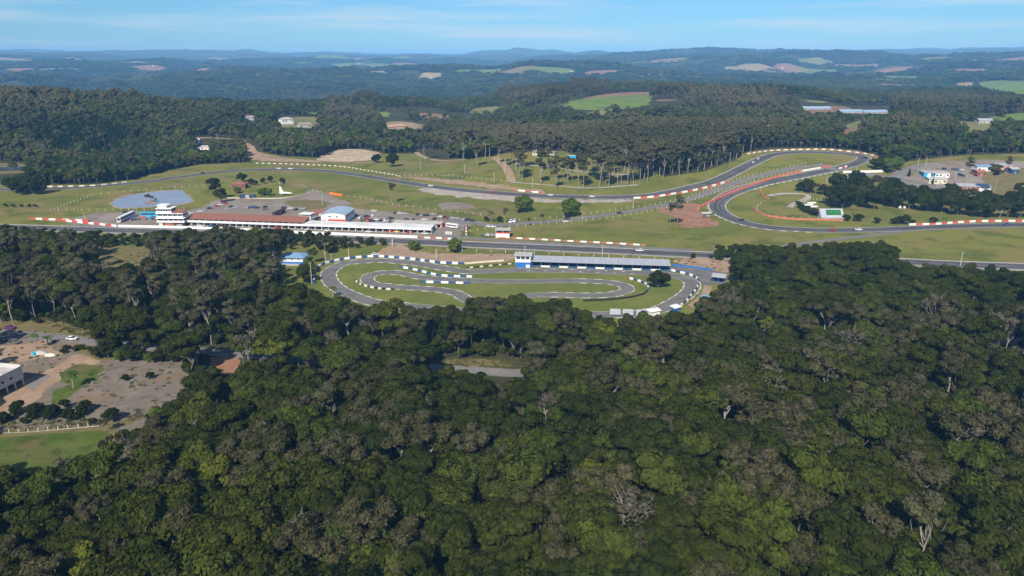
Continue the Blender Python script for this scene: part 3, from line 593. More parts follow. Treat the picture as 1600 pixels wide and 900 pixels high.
PTS = [np.stack([X[rest], Y[rest], Z[rest]], 1)]; PK = [K[rest]]; PS = [np.stack([S[rest]]*3, 1)]; PT = [TI[rest]]
# understorey shrubs between the crowns and on the clearing edges
xy = scatter(180, 520, 6.5); x, y = xy.T; z = T(x, y); u, v, d = proj(x, y, z); ok = np.ones(len(x), bool)
for poly in X_FULL: ok &= ~pip(u, v, poly) & ~pip(*proj(x, y, z+3)[:2], poly)
for a in range(0, len(pd)): ok &= (x-pd[a, 0])**2+(y-pd[a, 1])**2 > 5.0**2
x, y, z = x[ok], y[ok], z[ok]; n = len(x); s = RNG.uniform(0.8, 1.9, n)
PTS.append(np.stack([x, y, z], 1)); PK.append(np.full(n, 15)); PS.append(np.stack([s]*3, 1)); PT.append(RNG.uniform(0, 1, n))
# woods behind the circuit
STANDS = [(11, 0.75, 0.95, [(62,212),(95,200),(140,196),(185,204),(205,225),(180,248),(130,258),(80,248),(58,232)]), (13, 1.0, 1.15, [(510,170),(640,172),(640,194),(510,192)]), (13, 0.9, 1.25, [(440,150),(590,145),(590,160),(440,165)]), (13, 1.0, 1.25, [(890,140),(950,140),(950,165),(890,165)]), (13, 1.0, 1.2, [(780,150),(890,150),(890,175),(780,170)]),
          (13, 1.0, 1.2, [(1020,150),(1210,155),(1210,185),(1020,172)]), (13, 1.0, 1.1, [(1385,160),(1600,155),(1600,182),(1385,182)]), (13, 1.0, 0.9, [(640,215),(1180,205),(1250,222),(1180,255),(1040,285),(985,262),(880,240),(640,236)]), (13, 0.8, 1.0, [(-50,150),(60,150),(120,170),(60,210),(-50,230)]), (13, 1.0, 1.2, [(1040,165),(1250,160),(1250,175),(1040,180)])]
for y0, y1, sp in ((560, 1200, 6.6), (1200, 3000, 10.0), (3000, 8500, 21.0)):
    xy = scatter(y0, y1, sp); x, y = xy.T; z = T(x, y); u, v, d = proj(x, y, z); n = len(x)
    k = choose(n, {12: 46, 14: 24, 13: 8, 18: 22} if y0 < 1000 else {12: 62, 14: 18, 18: 20}); s = RNG.uniform(0.75, 1.3, n); sx = s.copy(); ok = np.abs(u-800) < 1000
    s = s*(0.72+0.75*fbm(x/70, y/70, 45, 2)); sx = sx*(0.85+0.3*fbm(x/70, y/70, 45, 2))
    if y0 == 560:
        hg = PH[k]*s
        for poly in (X_MAIN,):
            for fr in (0.0, 0.45): ok &= ~pip(*proj(x, y, z+fr*hg)[:2], poly)
        ok &= ~((v > 350) & (u > 300))
    if y0 < 3000: ok &= (fbm(x/110, y/110, 41, 3) < 0.60) | (y < 900)
    if y0 < 3000:
        for kk, dn, hs, poly in STANDS:
            q = pip(u, v, poly) & (RNG.uniform(size=n) < dn); k[q] = kk; s = np.where(q, s*hs, s); sx = np.where(q, sx*0.95, sx)
        for poly in X_BASE:
            for fr in (0.0, 0.5): ok &= ~pip(*proj(x, y, z+fr*PH[k]*s)[:2], poly)
        for poly in X_SEE: ok &= ~pip(*proj(x, y, z+0.9*PH[k]*s)[:2], poly)
    else:
        sx = sx*2.9; s = s*RNG.uniform(0.9, 1.6, n)
    for poly in FIELDS_W:
        bx = np.array(poly); lo = bx.min(0); hi = bx.max(0); c = ok & (x > lo[0]) & (x < hi[0]) & (y > lo[1]) & (y < hi[1])
        if c.any(): idx = np.where(c)[0]; ok[idx[pip(x[idx], y[idx], poly)]] = False
    if y0 >= 3000:                             # scattered open ground on the far hills
        ok &= fbm(x/300, y/300, 91, 3) < 0.62
    x, y, z, k, s, sx = [q[ok] for q in (x, y, z, k, s, sx)]; n = len(x)
    PTS.append(np.stack([x, y, z], 1)); PK.append(k); PS.append(np.stack([sx, sx, s], 1))
    PT.append(np.clip(RNG.uniform(0, 1, n)*0.6+2.2*(fbm(x/130, y/130, 61, 2)-0.42), 0, 1.3))
# single standing trees -------------------------------------------------------
def at(k, u, v, hpx, label, name=None, group=None, tint=0.4, sz=1.0, wide=1.0):
    """a tree whose foot the photograph shows at (u, v) and that is hpx pixels tall"""
    p = P(u, v); dep = proj(p.x, p.y, p.z)[2]; s = hpx*dep/F/math.cos(PITCH*0.7)/PH[k]
    t = tree(k, p.x, p.y, s*wide, random.uniform(0, 6.28), tint, label, group, name, sz/wide)
    return t
at(16, 817, 332, 27, 'round bright green tree beside a second one inside the track', 'round_tree', None, 0.5, wide=1.12)
at(16, 891, 339, 29, 'full green tree on the grass next to the infield road', 'round_tree', None, 0.3, wide=1.12)
at(16, 648, 391, 17, 'small neat bright green tree right of the dirt access', 'round_tree', None, 1.0, wide=1.12)
at(16, 711, 394, 22, 'larger bright green tree between main straight and kart track', 'round_tree', None, 0.9, wide=1.12)
at(17, 1028, 451, 30, 'dark spreading tree on the grass inside the kart track bend', 'round_tree', None, 0.2, wide=1.12)
at(9, 613, 318, 33, 'lone slender eucalyptus on the grass between fence and track', 'eucalyptus_tree', None, 0.6)
at(10, 1058, 354, 50, 'tall leaning eucalyptus beside the red dirt patch', 'eucalyptus_tree', None, 0.5)
at(9, 1048, 352, 36, 'shorter eucalyptus beside the red dirt patch', 'eucalyptus_tree', None, 0.3)
at(0, 338, 312, 34, 'dark tree at the corner of the gravel yard by the pond', 'corner_tree', None, 0.2, wide=0.8)
at(2, 345, 317, 24, 'small grey green tree below the dark yard corner tree', 'corner_tree', None, 0.8)
at(17, 378, 284, 14, 'dark tree behind the red brick house', 'house_tree', None, 0.2, wide=1.12)
at(16, 372, 302, 11, 'yellowish round bush in front of the red brick house', 'round_bush', None, 1.0, wide=1.2)
for u, v, h in ((392,289,10),(399,290,9),(411,287,9),(423,285,10),(442,288,10)):
    at(17, u, v, h, 'small dark tree on the lawn around the aircraft monument', 'lawn_tree', 'small lawn trees by the monument', 0.3)
for u, v in ((409,306),(420,306),(414,304)): at(16, u, v, 12, 'bushy green tree on the lawn beside the aircraft monument', 'lawn_tree', 'bushy trees by the monument', 0.7)
for i, (u, v, h) in enumerate(((20,302,24),(36,304,28),(52,304,26),(66,302,22),(44,300,24),(28,299,22))): at(17, u, v, h, 'dark tree in the clump on the grass by the far track', 'clump_tree', 'clump of dark trees on the left grass', 0.2, wide=1.12)
for u, v in ((10,323),(22,324),(34,324),(46,324),(56,324)): at(15, u, v, 5, 'low dark shrub in a row on the open grass', 'grass_shrub', 'shrub row on the left grass', 0.3, wide=1.12)
at(8, 768, 348, 20, 'bare spreading grey tree beside the paddock road', 'bare_tree', None, 0.6, wide=1.4)
at(9, 790, 350, 26, 'thin eucalyptus next to the bare tree by the paddock road', 'eucalyptus_tree', None, 0.6)
at(17, 760, 346, 8, 'dark bush beneath the bare tree by the paddock road', 'dark_bush', None, 0.2, wide=1.12); at(17, 781, 347, 9, 'dark bush between the bare tree and the thin eucalyptus', 'dark_bush', None, 0.2, wide=1.2)
at(6, 826, 353, 14, 'small thin tree by the infield road fence', 'thin_tree', None, 0.6); at(6, 847, 348, 15, 'second small thin tree by the infield road fence', 'thin_tree', None, 0.5)
at(17, 588, 255, 14, 'dark round tree at the foot of the earth cutting', 'bank_tree', None, 0.1, wide=1.2); at(17, 614, 261, 22, 'dark tree on the grass slope behind the track', 'bank_tree', None, 0.2)
for u, v, h, k in ((1376,268,20,0),(1388,270,24,3),(1366,264,16,2),(1398,266,22,3),(1384,262,22,1)): at(16 if k == 3 else 17, u, v, h, 'full tree in the clump by the white wall', 'clump_tree', 'tree clump by the white wall', 0.6, wide=1.12)
at(11, 1420, 276, 14, 'small dark conifer beside the industrial road', 'conifer_tree', None, 0.4); at(11, 1457, 288, 11, 'dark conifer in front of the cream shed', 'conifer_tree', None, 0.4)
at(9, 1548, 309, 52, 'very tall thin pine like tree beside the brick building', 'tall_tree', None, 0.2, wide=1.1); at(10, 1510, 281, 36, 'tall thin tree behind the brick building', 'tall_tree', None, 0.1); at(10, 1572, 274, 30, 'tall thin tree by the far workshops', 'tall_tree', None, 0.1)
at(1, 1482, 311, 28, 'bushy dark tree on the verge left of the brick building', 'verge_tree', None, 0.3); at(2, 1590, 305, 20, 'dark tree at the edge of the dry field', 'verge_tree', None, 0.2)
for i, (u, v) in enumerate(((1250,297),(1262,299),(1274,302),(1286,303),(1292,312),(1304,320),(1316,324),(1330,318),(1345,316),(1352,322),(1366,326),(1372,316),(1384,318),(1396,322),(1408,322),(1420,324),(1433,326),(1446,328),(1458,326),(1470,330),(1483,332),(1496,334),(1508,332),(1520,336),(1534,338),(1548,336),(1560,340),(1574,338),(1588,340),(1602,338),(1325,304),(1350,304),(1372,305),(1395,308),(1415,312),(1440,315),(1465,318),(1490,322),(1515,322),(1540,324),(1565,326),(1590,326),(1310,302),(1338,296))):
    at((17, 17, 5, 17, 1, 17)[i % 6], u, v+2, (18 if i < 5 else 30)+(i*7 % 9)-4, ('grey green' if (i*37 % 10) < 5 else 'dark green')+(' loose crowned' if i % 6 == 2 else ' tall' if i % 6 == 4 else ' full crowned')+' tree '+('next to the white bleachers' if u < 1290 else 'behind the score board' if u < 1350 else 'near the white water drums' if u < 1420 else 'above the blue tents' if u < 1490 else 'facing the brick building' if u < 1550 else 'at the far end of the grove')+(' by the road' if v < 315 and i > 29 else ' by the open grass'), 'grove_tree', 'grove inside the track bend', (i*37 % 10)/14, wide=1.1)
for i, (u, v, h) in enumerate(((1322,345,10),(1341,346,12),(1370,349,9),(1398,350,10),(1412,350,14),(1425,351,8),(1458,348,9),(1250,325,7),(1262,332,9),(1272,336,10),(1280,338,9),(1255,329,7),(1248,320,6))):
    at(15 if i > 6 else 17, u, v, h, 'low rounded bush on the grass by the track bend', 'round_bush', 'bushes by the track bend', 0.3, wide=1.4)
at(8, 1331, 342, 10, 'pale leafless bush by the score board', 'bare_bush', None, 1.0, wide=1.2)
for u, v, h in ((196,592,8),(235,589,9)): at(17, u, v+3, h+3, 'dark round bush on the bare cleared lot', 'round_bush', 'round bushes on the cleared lot', 0.2, wide=1.12)
for i in range(17): at((17, 15, 17)[i % 3], 4+i*8.6+(i % 3)*2, 662-(i % 4)*6-(5 if 6 < i < 13 else 0), (20, 10, 16)[i % 3], 'dark bush in the hedge behind the white fence', 'hedge_bush', 'hedge bushes behind the white fence', 0.1, wide=1.12)
at(17, 175, 658, 22, 'dark small tree at the end of the white fence', 'lot_tree', None, 0.1, wide=1.2); at(5, 165, 676, 26, 'olive tree hanging over the end of the white fence', 'lot_tree', None, 0.7); at(16, 250, 668, 34, 'bright round tree at the lower corner of the cleared lot', 'lot_tree', None, 0.8)
at(8, 222, 678, 44, 'tall bare white trunk tree by the cleared lot', 'bare_tree', None, 0.9)
for u, v in ((160,716),(166,713),(172,708),(178,706),(186,703)): at(6, u, v, 32, 'thin pale sapling at the edge of the lush field', 'thin_sapling', 'saplings by the lush field', 0.6, wide=0.4)
for i, (u, v) in enumerate(((105,546),(120,548),(130,546),(142,549),(100,552))): at(15, u, v, 8, 'low shrub on the verge of the road by the lot', 'verge_shrub', 'verge shrubs by the lot', 0.5, wide=1.2)
for i, (u, v, h) in enumerate(((165,560,26),(178,562,28),(192,563,22),(205,564,26),(222,565,22),(238,566,18),(252,567,24),(270,568,18),(172,552,24))): at((17, 0, 16)[i % 3], u, v, h, ('dark bushy', 'tall loose', 'bright leafy')[i % 3]+' tree in the strip between road and cleared lot', 'strip_tree', 'trees between road and cleared lot', 0.3, wide=1.2)
at(17, 478, 441, 28, 'round olive bush tree on the lawn below the clubhouse', 'lawn_tree', None, 0.8, wide=1.1); at(16, 486, 426, 22, 'green tree right beside the clubhouse', 'lawn_tree', None, 0.6); at(5, 490, 412, 24, 'greyish round tree behind the clubhouse', 'lawn_tree', None, 0.7)
# eucalyptus grove on the camping slope
gi = 0
for (u, v) in ((664,252),(706,243),(733,240),(745,262),(757,250),(790,262),(807,268),(811,278),(818,266),(845,289),(846,270),(855,268),(859,276),(868,296),(870,285),(880,280),(888,288),(894,284),(905,288),(911,296),(922,285),(925,275),(935,292),(941,284),(950,289),(951,294),(965,291),(970,288),(979,292),(985,284),(990,290),(1000,286),(1005,281),(1011,284),(1022,276),(1030,274),(1036,280),(1050,272),(1062,275),(1075,272),(1090,268),(1100,266),(1110,262),(1120,260),(1132,256),(1140,252),(1150,248),(1010,272),(1040,266),(1068,264),(1085,260),(1105,256),(1128,250),(960,276),(940,270),(905,268),(885,262),(930,262),(975,268),(1160,244),(1172,240),(800,258),(780,258),(815,283),(724,254)):
    at(9+gi % 2, u, v, ((28 if v < 285 else 40) if 828 < u < 908 else 46 if v > 262 else 40)+(gi*13 % 12), ('leafy ' if gi*29 % 10 < 5 else 'greyish ')+('narrow ' if gi % 2 else 'round topped ')+'eucalyptus '+('by the dirt road to the camp' if u < 795 else 'below the brown roofed house' if u < 872 else 'near the blue toilets' if u < 945 else 'near the white camping vans' if u < 1035 else 'along the climbing track')+(' in front' if v > 274 else ' in the middle' if v > 258 else ' at the back'), 'eucalyptus_tree', 'eucalyptus grove on the camping slope', (gi*29 % 10)/10, wide=1.1); gi += 1
# the kinds that only the far woods use: one of each stands by itself
at(12, 62, 262, 20, 'dark broadleaf tree at the foot of the wooded hill', 'broadleaf_tree', None, 0.3); at(13, 240, 262, 24, 'pale eucalyptus at the foot of the wooded hill', 'eucalyptus_tree', None, 0.5); at(14, 310, 254, 14, 'olive tree where the wooded hill meets the grass', 'olive_tree', None, 0.5); at(18, 280, 259, 14, 'mid green tree where the wooded hill meets the grass', 'broadleaf_tree', None, 0.5)
# palms
M_PALM = leaf_mat('palm_fronds', (0.045,0.085,0.02), (0.08,0.12,0.03))
def palm(u, v, h, label, tint=0.4, sc=1.0):
    p = P(u, v); t = empty('palm_tree', p); tag(t, label, 'palm'); rng = np.random.default_rng(int(u))
    mb = MB(); mb.tube([(0, 0, -.5), (.1, 0, h*.5), (0.05, 0.05, h)], [0.26, 0.2, 0.17], 7); mb.build('trunk', M_PALE, t)
    for k in range(15):
        a = k*2.4; el = rng.uniform(-0.1, 1.2); L = rng.uniform(2.4, 3.1)*sc; mb = MB(); d = Vector((math.cos(a), math.sin(a), 0)); sd = Vector((-math.sin(a), math.cos(a), 0)); prev = None
        for i in range(7):
            q = i/6; c = Vector((0.05, 0.05, h))+d*(L*q*math.cos(el*(1-q*.5)))+Vector((0, 0, L*(math.sin(el)*q*(1.1-q*.4)-q*q*0.75))); w = 0.42*sc*math.sin(math.pi*min(1, q*.9+.12))
            cur = (c-sd*w-Vector((0, 0, w*.5)), c, c+sd*w-Vector((0, 0, w*.5)))
            if prev: mb.add([*prev, *cur], [(0, 1, 4, 3), (1, 2, 5, 4)])
            prev = cur
        o = mb.build('frond', M_PALM, t); o['tint'] = tint
palm(115, 607, 6.2, 'dark palm on the green patch of the cleared lot', 0.1, 1.1); palm(57, 547, 6.8, 'palm with a leaning pale trunk by the road', 0.9, 0.9); palm(75, 538, 3.4, 'small palm beside the road junction', 0.9, 0.85)
palm(520, 465, 5.5, 'palm at the forest edge left of the kart track', 0.5, 1.1); palm(1114, 340, 3.4, 'short palm by the pit marshals tent', 0.6, 0.9); palm(1475, 350, 4.0, 'short palm on the grass by the red and white barrier', 0.4)
# ------------------------------------------------------------------ barriers, fences, poles
C = {'white': mat('white_paint', (0.72,0.71,0.68), 0.6, 0.10, 0.3), 'red': mat('faded_red_paint', (0.50,0.085,0.055), 0.65, 0.22, 0.4), 'brick_red': mat('worn_brick_red_paint', (0.36,0.14,0.09), 0.8, 0.3, 0.5), 'blue': mat('dark_blue_paint', (0.035,0.085,0.19), 0.6, 0.2, 0.4), 'bright_blue': mat('bright_blue_paint', (0.03,0.14,0.42), 0.55, 0.15, 0.4),
     'cream': mat('cream_paint', (0.62,0.58,0.45), 0.7, 0.12, 0.4), 'grey': mat('concrete_grey', (0.40,0.385,0.36), 0.85, 0.15, 0.4), 'dark': mat('dark_interior', (0.045,0.043,0.042), 0.9, 0.2, 0.5), 'tyre': mat('tyre_rubber', (0.022,0.022,0.023), 0.8, 0.3, 2.0), 'orange': mat('orange_vinyl', (0.72,0.17,0.02), 0.5, 0.08, 0.4), 'coral': mat('sun_faded_red_paint', (0.55,0.16,0.105), 0.7, 0.2, 0.3)}
M_GLASS = mat('dark_window_glass', (0.03,0.04,0.05), 0.08, 0.1, 0.5, spec=0.6)
M_ZINC = mat('zinc_roof', (0.45,0.46,0.48), 0.45, 0.12, 0.25, spec=0.4, metal=0.3, stretch=(6, 0.4, 1)); M_BLUEROOF = mat('blue_metal_roof', (0.17,0.29,0.44), 0.45, 0.1, 0.3, stretch=(6, 0.4, 1)); M_TILE = mat('terracotta_tiles', (0.20,0.085,0.06), 0.85, 0.3, 0.8, col2=(0.27,0.12,0.085), stretch=(4, 1, 1))
M_BRICK = mat('brick_wall', (0.27,0.115,0.085), 0.9, 0.25, 1.2); M_REDWALL = mat('red_wall', (0.55,0.05,0.03), 0.6, 0.08, 0.3); M_PINK = mat('salmon_wall', (0.60,0.33,0.24), 0.8, 0.1, 0.3); M_WOOD = mat('weathered_wood', (0.30,0.24,0.18), 0.9, 0.25, 1.0); M_CYAN = mat('sky_blue_paint', (0.04,0.36,0.62), 0.5, 0.1, 0.3); M_GREENP = mat('green_panel', (0.02,0.13,0.03), 0.8, 0.35, 0.8)
BM = {}
def block_mesh(L, h, t, c):
    key = (round(L, 2), h, t, c)
    if key not in BM:
        b = min(0.12, t*0.2); mb = MB()
        if c == 'tyre':
            n = max(2, int(L/0.62))
            for i in range(n):
                x = -L/2+(i+0.5)*L/n
                for j in range(3):
                    r = 0.3; z0 = j*h/3; mb.tube([(x, 0, z0+0.02), (x, 0, z0+h/6), (x, 0, z0+h/3-0.01)], [r*0.85, r, r*0.85], 8)
        else: mb.extr_x([(-t/2, -0.3), (t/2, -0.3), (t/2, h-b), (t/2-b, h), (-t/2+b, h), (-t/2, h-b)], -L/2+0.02, L/2-0.02)
        me = mb.mesh('block', C[c]); BM[key] = me
    return BM[key]
def barrier(pts, cols, L, h, t, label, name='barrier', part='block'):
    path = wpath(pts, 0.5); n = max(1, int(len(path)*0.5/L)); st = len(path)/n; root = empty(name, (path[0].x, path[0].y, float(T(path[0].x, path[0].y)))); tag(root, label, 'barrier')
    for i in range(n):
        a = path[int(i*st)]; b = path[min(len(path)-1, int((i+1)*st))]; c = (a+b)/2; LL = round((b-a).length*4)/4
        cc = cols[i % len(cols)]
        if cc is None or LL < 0.3: continue
        za, zb = float(T(a.x, a.y)), float(T(b.x, b.y))
        o = link(part, block_mesh(LL, h, t, cc), root); o.location = (c.x-root.location.x, c.y-root.location.y, (za+zb)/2-root.location.z+0.05)
        o.rotation_euler = (0, -math.atan2(zb-za, LL), math.atan2((b-a).y, (b-a).x)+random.uniform(-.02, .02))
    return root
barrier([(47,342.5),(80,344),(110,345),(140,346.5)], ['red','white'], 5.2, 1.3, 1.2, 'red and white block barrier at the pit entry, upper row')
barrier([(97,345.5),(130,349),(160,352),(184,354.5)], ['red','white'], 5.2, 1.3, 1.2, 'red and white block barrier at the pit entry, lower row joining the pit wall')
barrier([(185,355),(240,356),(300,357.5),(360,360),(400,361.5),(475,365),(560,368.5),(653,372.3)], ['white'], 9.0, 1.7, 0.5, 'long white concrete pit wall along the main straight', 'pit_wall', 'panel')
barrier([(654,372.3),(680,373),(708,374.5)], ['brick_red','white'], 4.0, 1.1, 0.8, 'red and white blocks continuing from the end of the pit wall')
barrier([(798,372.5),(850,375.2),(900,378),(950,380.5),(1010,384)], ['brick_red','white'], 4.2, 0.9, 0.9, 'weathered red and white block row above the pit exit lane')
barrier([(990,310.5),(1020,308.5),(1050,304),(1080,299),(1110,292),(1138,284)], ['white','red'], 6.0, 1.4, 1.3, 'bold red and white barrier on the outside of the far bend')
barrier([(1091,328),(1096,323),(1112,315.5),(1137,304),(1175,289.5),(1200,281.5),(1225,274.5),(1252,268.5)], ['coral'], 6.0, 1.5, 1.6, 'long solid red tyre wall following the sweeping bend', part='panel')
barrier([(1253,268),(1282,263)], ['white'], 6.0, 1.4, 1.4, 'short white wall continuing the red tyre wall', part='panel'); barrier([(1283,262.6),(1298,259.5)], ['coral'], 6.0, 1.4, 1.4, 'short red wall past the white wall on the bend', part='panel')
barrier([(1187,297),(1190,303),(1194,308),(1202,311.5)], ['coral'], 4.0, 1.1, 1.0, 'small curved red tyre wall inside the hairpin', part='panel'); barrier([(1177,325),(1183,331.5),(1200,338),(1237,342.7),(1280,344),(1318,345)], ['coral'], 5.0, 1.0, 1.0, 'long low red tyre wall below the score board', part='panel')
barrier([(1168,241),(1200,236.2),(1240,234.3),(1290,234),(1320,236.5),(1350,240.3),(1371,245)], ['white','brick_red'], 4.2, 1.0, 0.8, 'dashed white barrier around the top of the far loop')
barrier([(1420,352),(1462,351),(1500,348.2),(1537,346.6),(1600,346.3),(1660,346)], ['white','red'], 5.0, 1.3, 1.0, 'red and white barrier below the grove on the right bend')
barrier([(75,292.5),(112,292),(150,290.5),(175,288),(206,284)], ['cream',None], 4.5, 1.2, 0.9, 'spaced white blocks along the far left track edge'); barrier([(400,255.5),(450,256.5),(500,258.5),(537,261),(575,267),(612,273),(628,276.5)], ['cream',None], 3.4, 0.8, 0.7, 'cream block row below the earth cutting'); barrier([(800,298),(820,299.5),(852,302.5)], ['brick_red','white'], 6.0, 1.3, 1.0, 'short red and white barrier below the camping slope')
barrier([(491,443),(491,426),(499,417),(512,411.5),(530,407),(550,404.3),(575,402),(590,401.5),(617,403.5),(650,406.5),(687,411.5),(725,413)], ['blue','white'], 3.4, 1.25, 1.0, 'blue and white barrier round the outside of the left kart bend')
barrier([(726,412.8),(787,408)], ['cream'], 5.0, 0.9, 0.5, 'thin cream wall behind the kart start area', part='panel')
barrier([(624,418),(645,421.7),(665,426.5),(682,430.5),(702,432.5),(738,433.6)], ['blue','white'], 3.4, 1.1, 0.9, 'blue and white barrier between the two left kart bends'); barrier([(656,441.6),(735,443.5)], ['blue','white'], 3.6, 1.0, 0.9, 'short straight blue and white barrier between the inner kart straights')
barrier([(554,439),(565,445.5),(580,449.8),(600,452.5),(618,453.2)], ['tyre','cream'], 2.2, 0.9, 0.7, 'cream and black tyre stacks round the inner left hairpin', 'tyre_wall', 'tyre_stack')
barrier([(984,436),(1000,440.5),(1011,446),(1013,454)], ['white','blue'], 2.6, 1.0, 0.9, 'curved blue and white barrier by the right kart hairpin'); barrier([(1012,455),(1005,460.5),(985,465.5),(950,469.5),(910,471)], ['tyre'], 2.4, 0.95, 0.7, 'long curved row of black tyres by the right kart hairpin', 'tyre_wall', 'tyre_stack')
barrier([(1042,421.5),(1060,426),(1075,429.5),(1087,434.5),(1092,440)], ['blue','white'], 2.8, 1.1, 0.9, 'blue and white barrier on the outside of the right kart bend'); barrier([(1091,446),(1087,454),(1080,462),(1070,474),(1055,483)], ['tyre','white','tyre'], 2.6, 1.0, 0.8, 'black and white tyre wall down the right kart bend', 'tyre_wall', 'tyre_stack')
barrier([(730,419.5),(750,417.5),(775,415),(803,412.5)], ['tyre','cream','tyre'], 1.8, 0.7, 0.6, 'scattered black and white tyres by the kart start line', 'tyre_wall', 'tyre_stack')
barrier([(1050,415.5),(1080,418.5),(1114,423.3)], ['bright_blue'], 4.0, 1.1, 0.3, 'low blue wall at the back of the kart paddock', part='panel')
barrier([(1317,270.5),(1350,270),(1381,269)], ['white'], 6.0, 2.2, 0.3, 'tall white wall beside the industrial road entrance', 'boundary_wall', 'panel'); barrier([(355,309.5),(400,310.4),(440,310),(462,307),(485,301)], ['cream'], 4.0, 0.6, 0.4, 'low cream kerb wall edging the monument lawn', 'low_wall', 'panel'); barrier([(1311,264.6),(1323,261)], ['white','red'], 4, 1.6, 1.2, 'short red and white wall at the far loop exit', part='panel')
POST = MB().box(-0.1, 0.1, -0.1, 0.1, -0.3, 1.7).add([], []).mesh('post', mat('whitewashed_post', (0.66,0.63,0.56), 0.8, 0.15, 0.5)); M_WIRE = mat('fence_wire', (0.28,0.27,0.26), 0.6, 0.1, 1.0, metal=0.5)
def fence(pts, sp, label, s=1.0, rail=False):
    path = wpath(pts, sp); r = empty('post_fence', (path[0].x, path[0].y, float(T(path[0].x, path[0].y)))); tag(r, label, 'fence'); mb = MB()
    Q = [Vector((p.x, p.y, float(T(p.x, p.y))))-r.location for p in path]
    for q in Q:
        o = link('post', POST, r); o.location = q; o.scale = (s, s, s); o.rotation_euler = (random.uniform(-.05, .05), random.uniform(-.05, .05), 0)
    for hz in (0.55, 1.05, 1.5): mb.tube([q+Vector((0, 0, hz*s)) for q in Q], 0.012*s, 3)
    mb.build('wire', M_WIRE, r)
    if rail:
        mb = MB(); mb.tube([q+Vector((0, 0, 0.12)) for q in Q], 0.12, 4); mb.build('base_beam', C['grey'], r)
fence([(80,329.5),(110,318),(146,305.5)], 5, 'white post fence on the left side of the pond'); fence([(146,305.5),(200,300),(270,294),(333,290.5)], 6, 'white post fence behind the pond'); fence([(80,329.5),(130,329.5),(172,329),(240,328.5),(300,327)], 6, 'white post fence between pond and gravel yard')
fence([(437,287.5),(467,289.5),(487,297.5),(535,306),(575,312),(612,320),(662,326),(712,332),(752,337)], 7, 'white post fence across the grass behind the parked cars')
fence([(800,346),(887,338.3),(975,327.3),(1050,315),(1100,300),(1150,281),(1200,269),(1260,256)], 6, 'white post fence on the far side of the infield road'); fence([(735,362),(770,357),(800,355.5),(900,347),(975,337.7),(1050,323),(1100,308),(1150,291),(1200,277.5),(1250,266)], 6, 'white post fence on the near side of the infield road')
fence([(632,275),(690,275),(740,279),(800,286)], 6, 'white post fence above the earth bank'); fence([(0,677.5),(40,676),(100,671),(165,665)], 3.0, 'white concrete post fence along the edge of the lush field', 0.85, True); fence([(1256,318),(1262,314),(1275,312),(1300,317),(1322,325)], 3.2, 'white picket posts around the score board'); fence([(1188,319),(1182,325),(1190,334),(1215,340),(1260,342),(1318,343)], 6, 'white post fence inside the low red tyre wall'); fence([(1330,274),(1380,281),(1420,288.5),(1470,298)], 9, 'white roadside posts along the industrial road', 0.7)
fence([(700,392.5),(800,395.8),(900,400.5),(1030,406)], 9, 'thin post fence between main straight and kart stand', 1.1)
M_POLE = mat('concrete_pole', (0.50,0.47,0.42), 0.85, 0.12, 0.5)
def pole(u, v, hpx, label, arm=True):
    p = P(u, v); h = hpx*proj(p.x, p.y, p.z)[2]/F/0.96; r = empty('utility_pole', p); tag(r, label, 'pole', 'utility poles')
    MB().tube([(0, 0, -.5), (0, 0, h)], [0.2, 0.13], 8).build('shaft', M_POLE, r)
    if arm: MB().box(-0.9, 0.9, -0.06, 0.06, h-0.7, h-0.56).box(-0.85, -0.75, -.05, .05, h-.56, h-.4).box(0.75, 0.85, -.05, .05, h-.56, h-.4).build('crossarm', M_WOOD, r)
PL = 'pale concrete utility pole '
for u, v, h, w in ((100,367,16,'at the left end of the main straight'),(1500,416,22,'in the grass by the lower right straight'),(941,403,20,'behind the kart stand roof'),(820,396,12,'behind the kart control tower'),(613,386,12,'at the dirt access'),(509,411,17,'behind the left kart bend'),(518,408,12,'behind the left kart bend'),(545,402,13,'behind the left kart bend'),(487.5,444,34,'on the lawn below the clubhouse'),(657,265.5,16,'on the grass slope behind the track'),(726,271,14,'on the grass slope behind the track'),(772,286,16,'on the grass slope behind the track'),(789,271,22,'beside the dirt road to the camp'),(765,247,17,'beside the dirt road to the camp'),(832,292,13,'on the camping slope'),(989,325,14,'in the infield grass'),(910,346,15,'on the infield road'),(1337,274,12,'by the white boundary wall'),(1394,269,14,'by the white boundary wall'),(1291,287,11,'inside the far loop'),(1434,260,13,'by the industrial yard'),(1446,262,15,'by the industrial yard'),(1492,281,13,'by the industrial yard'),(1463,296,12,'by the industrial road'),(1509,304,18,'in front of the brick building'),(133,346,14,'on the gravel of the pit entry'),(504,320,14,'on the dry grass island of the yard'),(682,405,16,'in the dirt access yard'),(340,219,10,'beside the hill dirt road')):
    pole(u, v, h, PL+w, True)
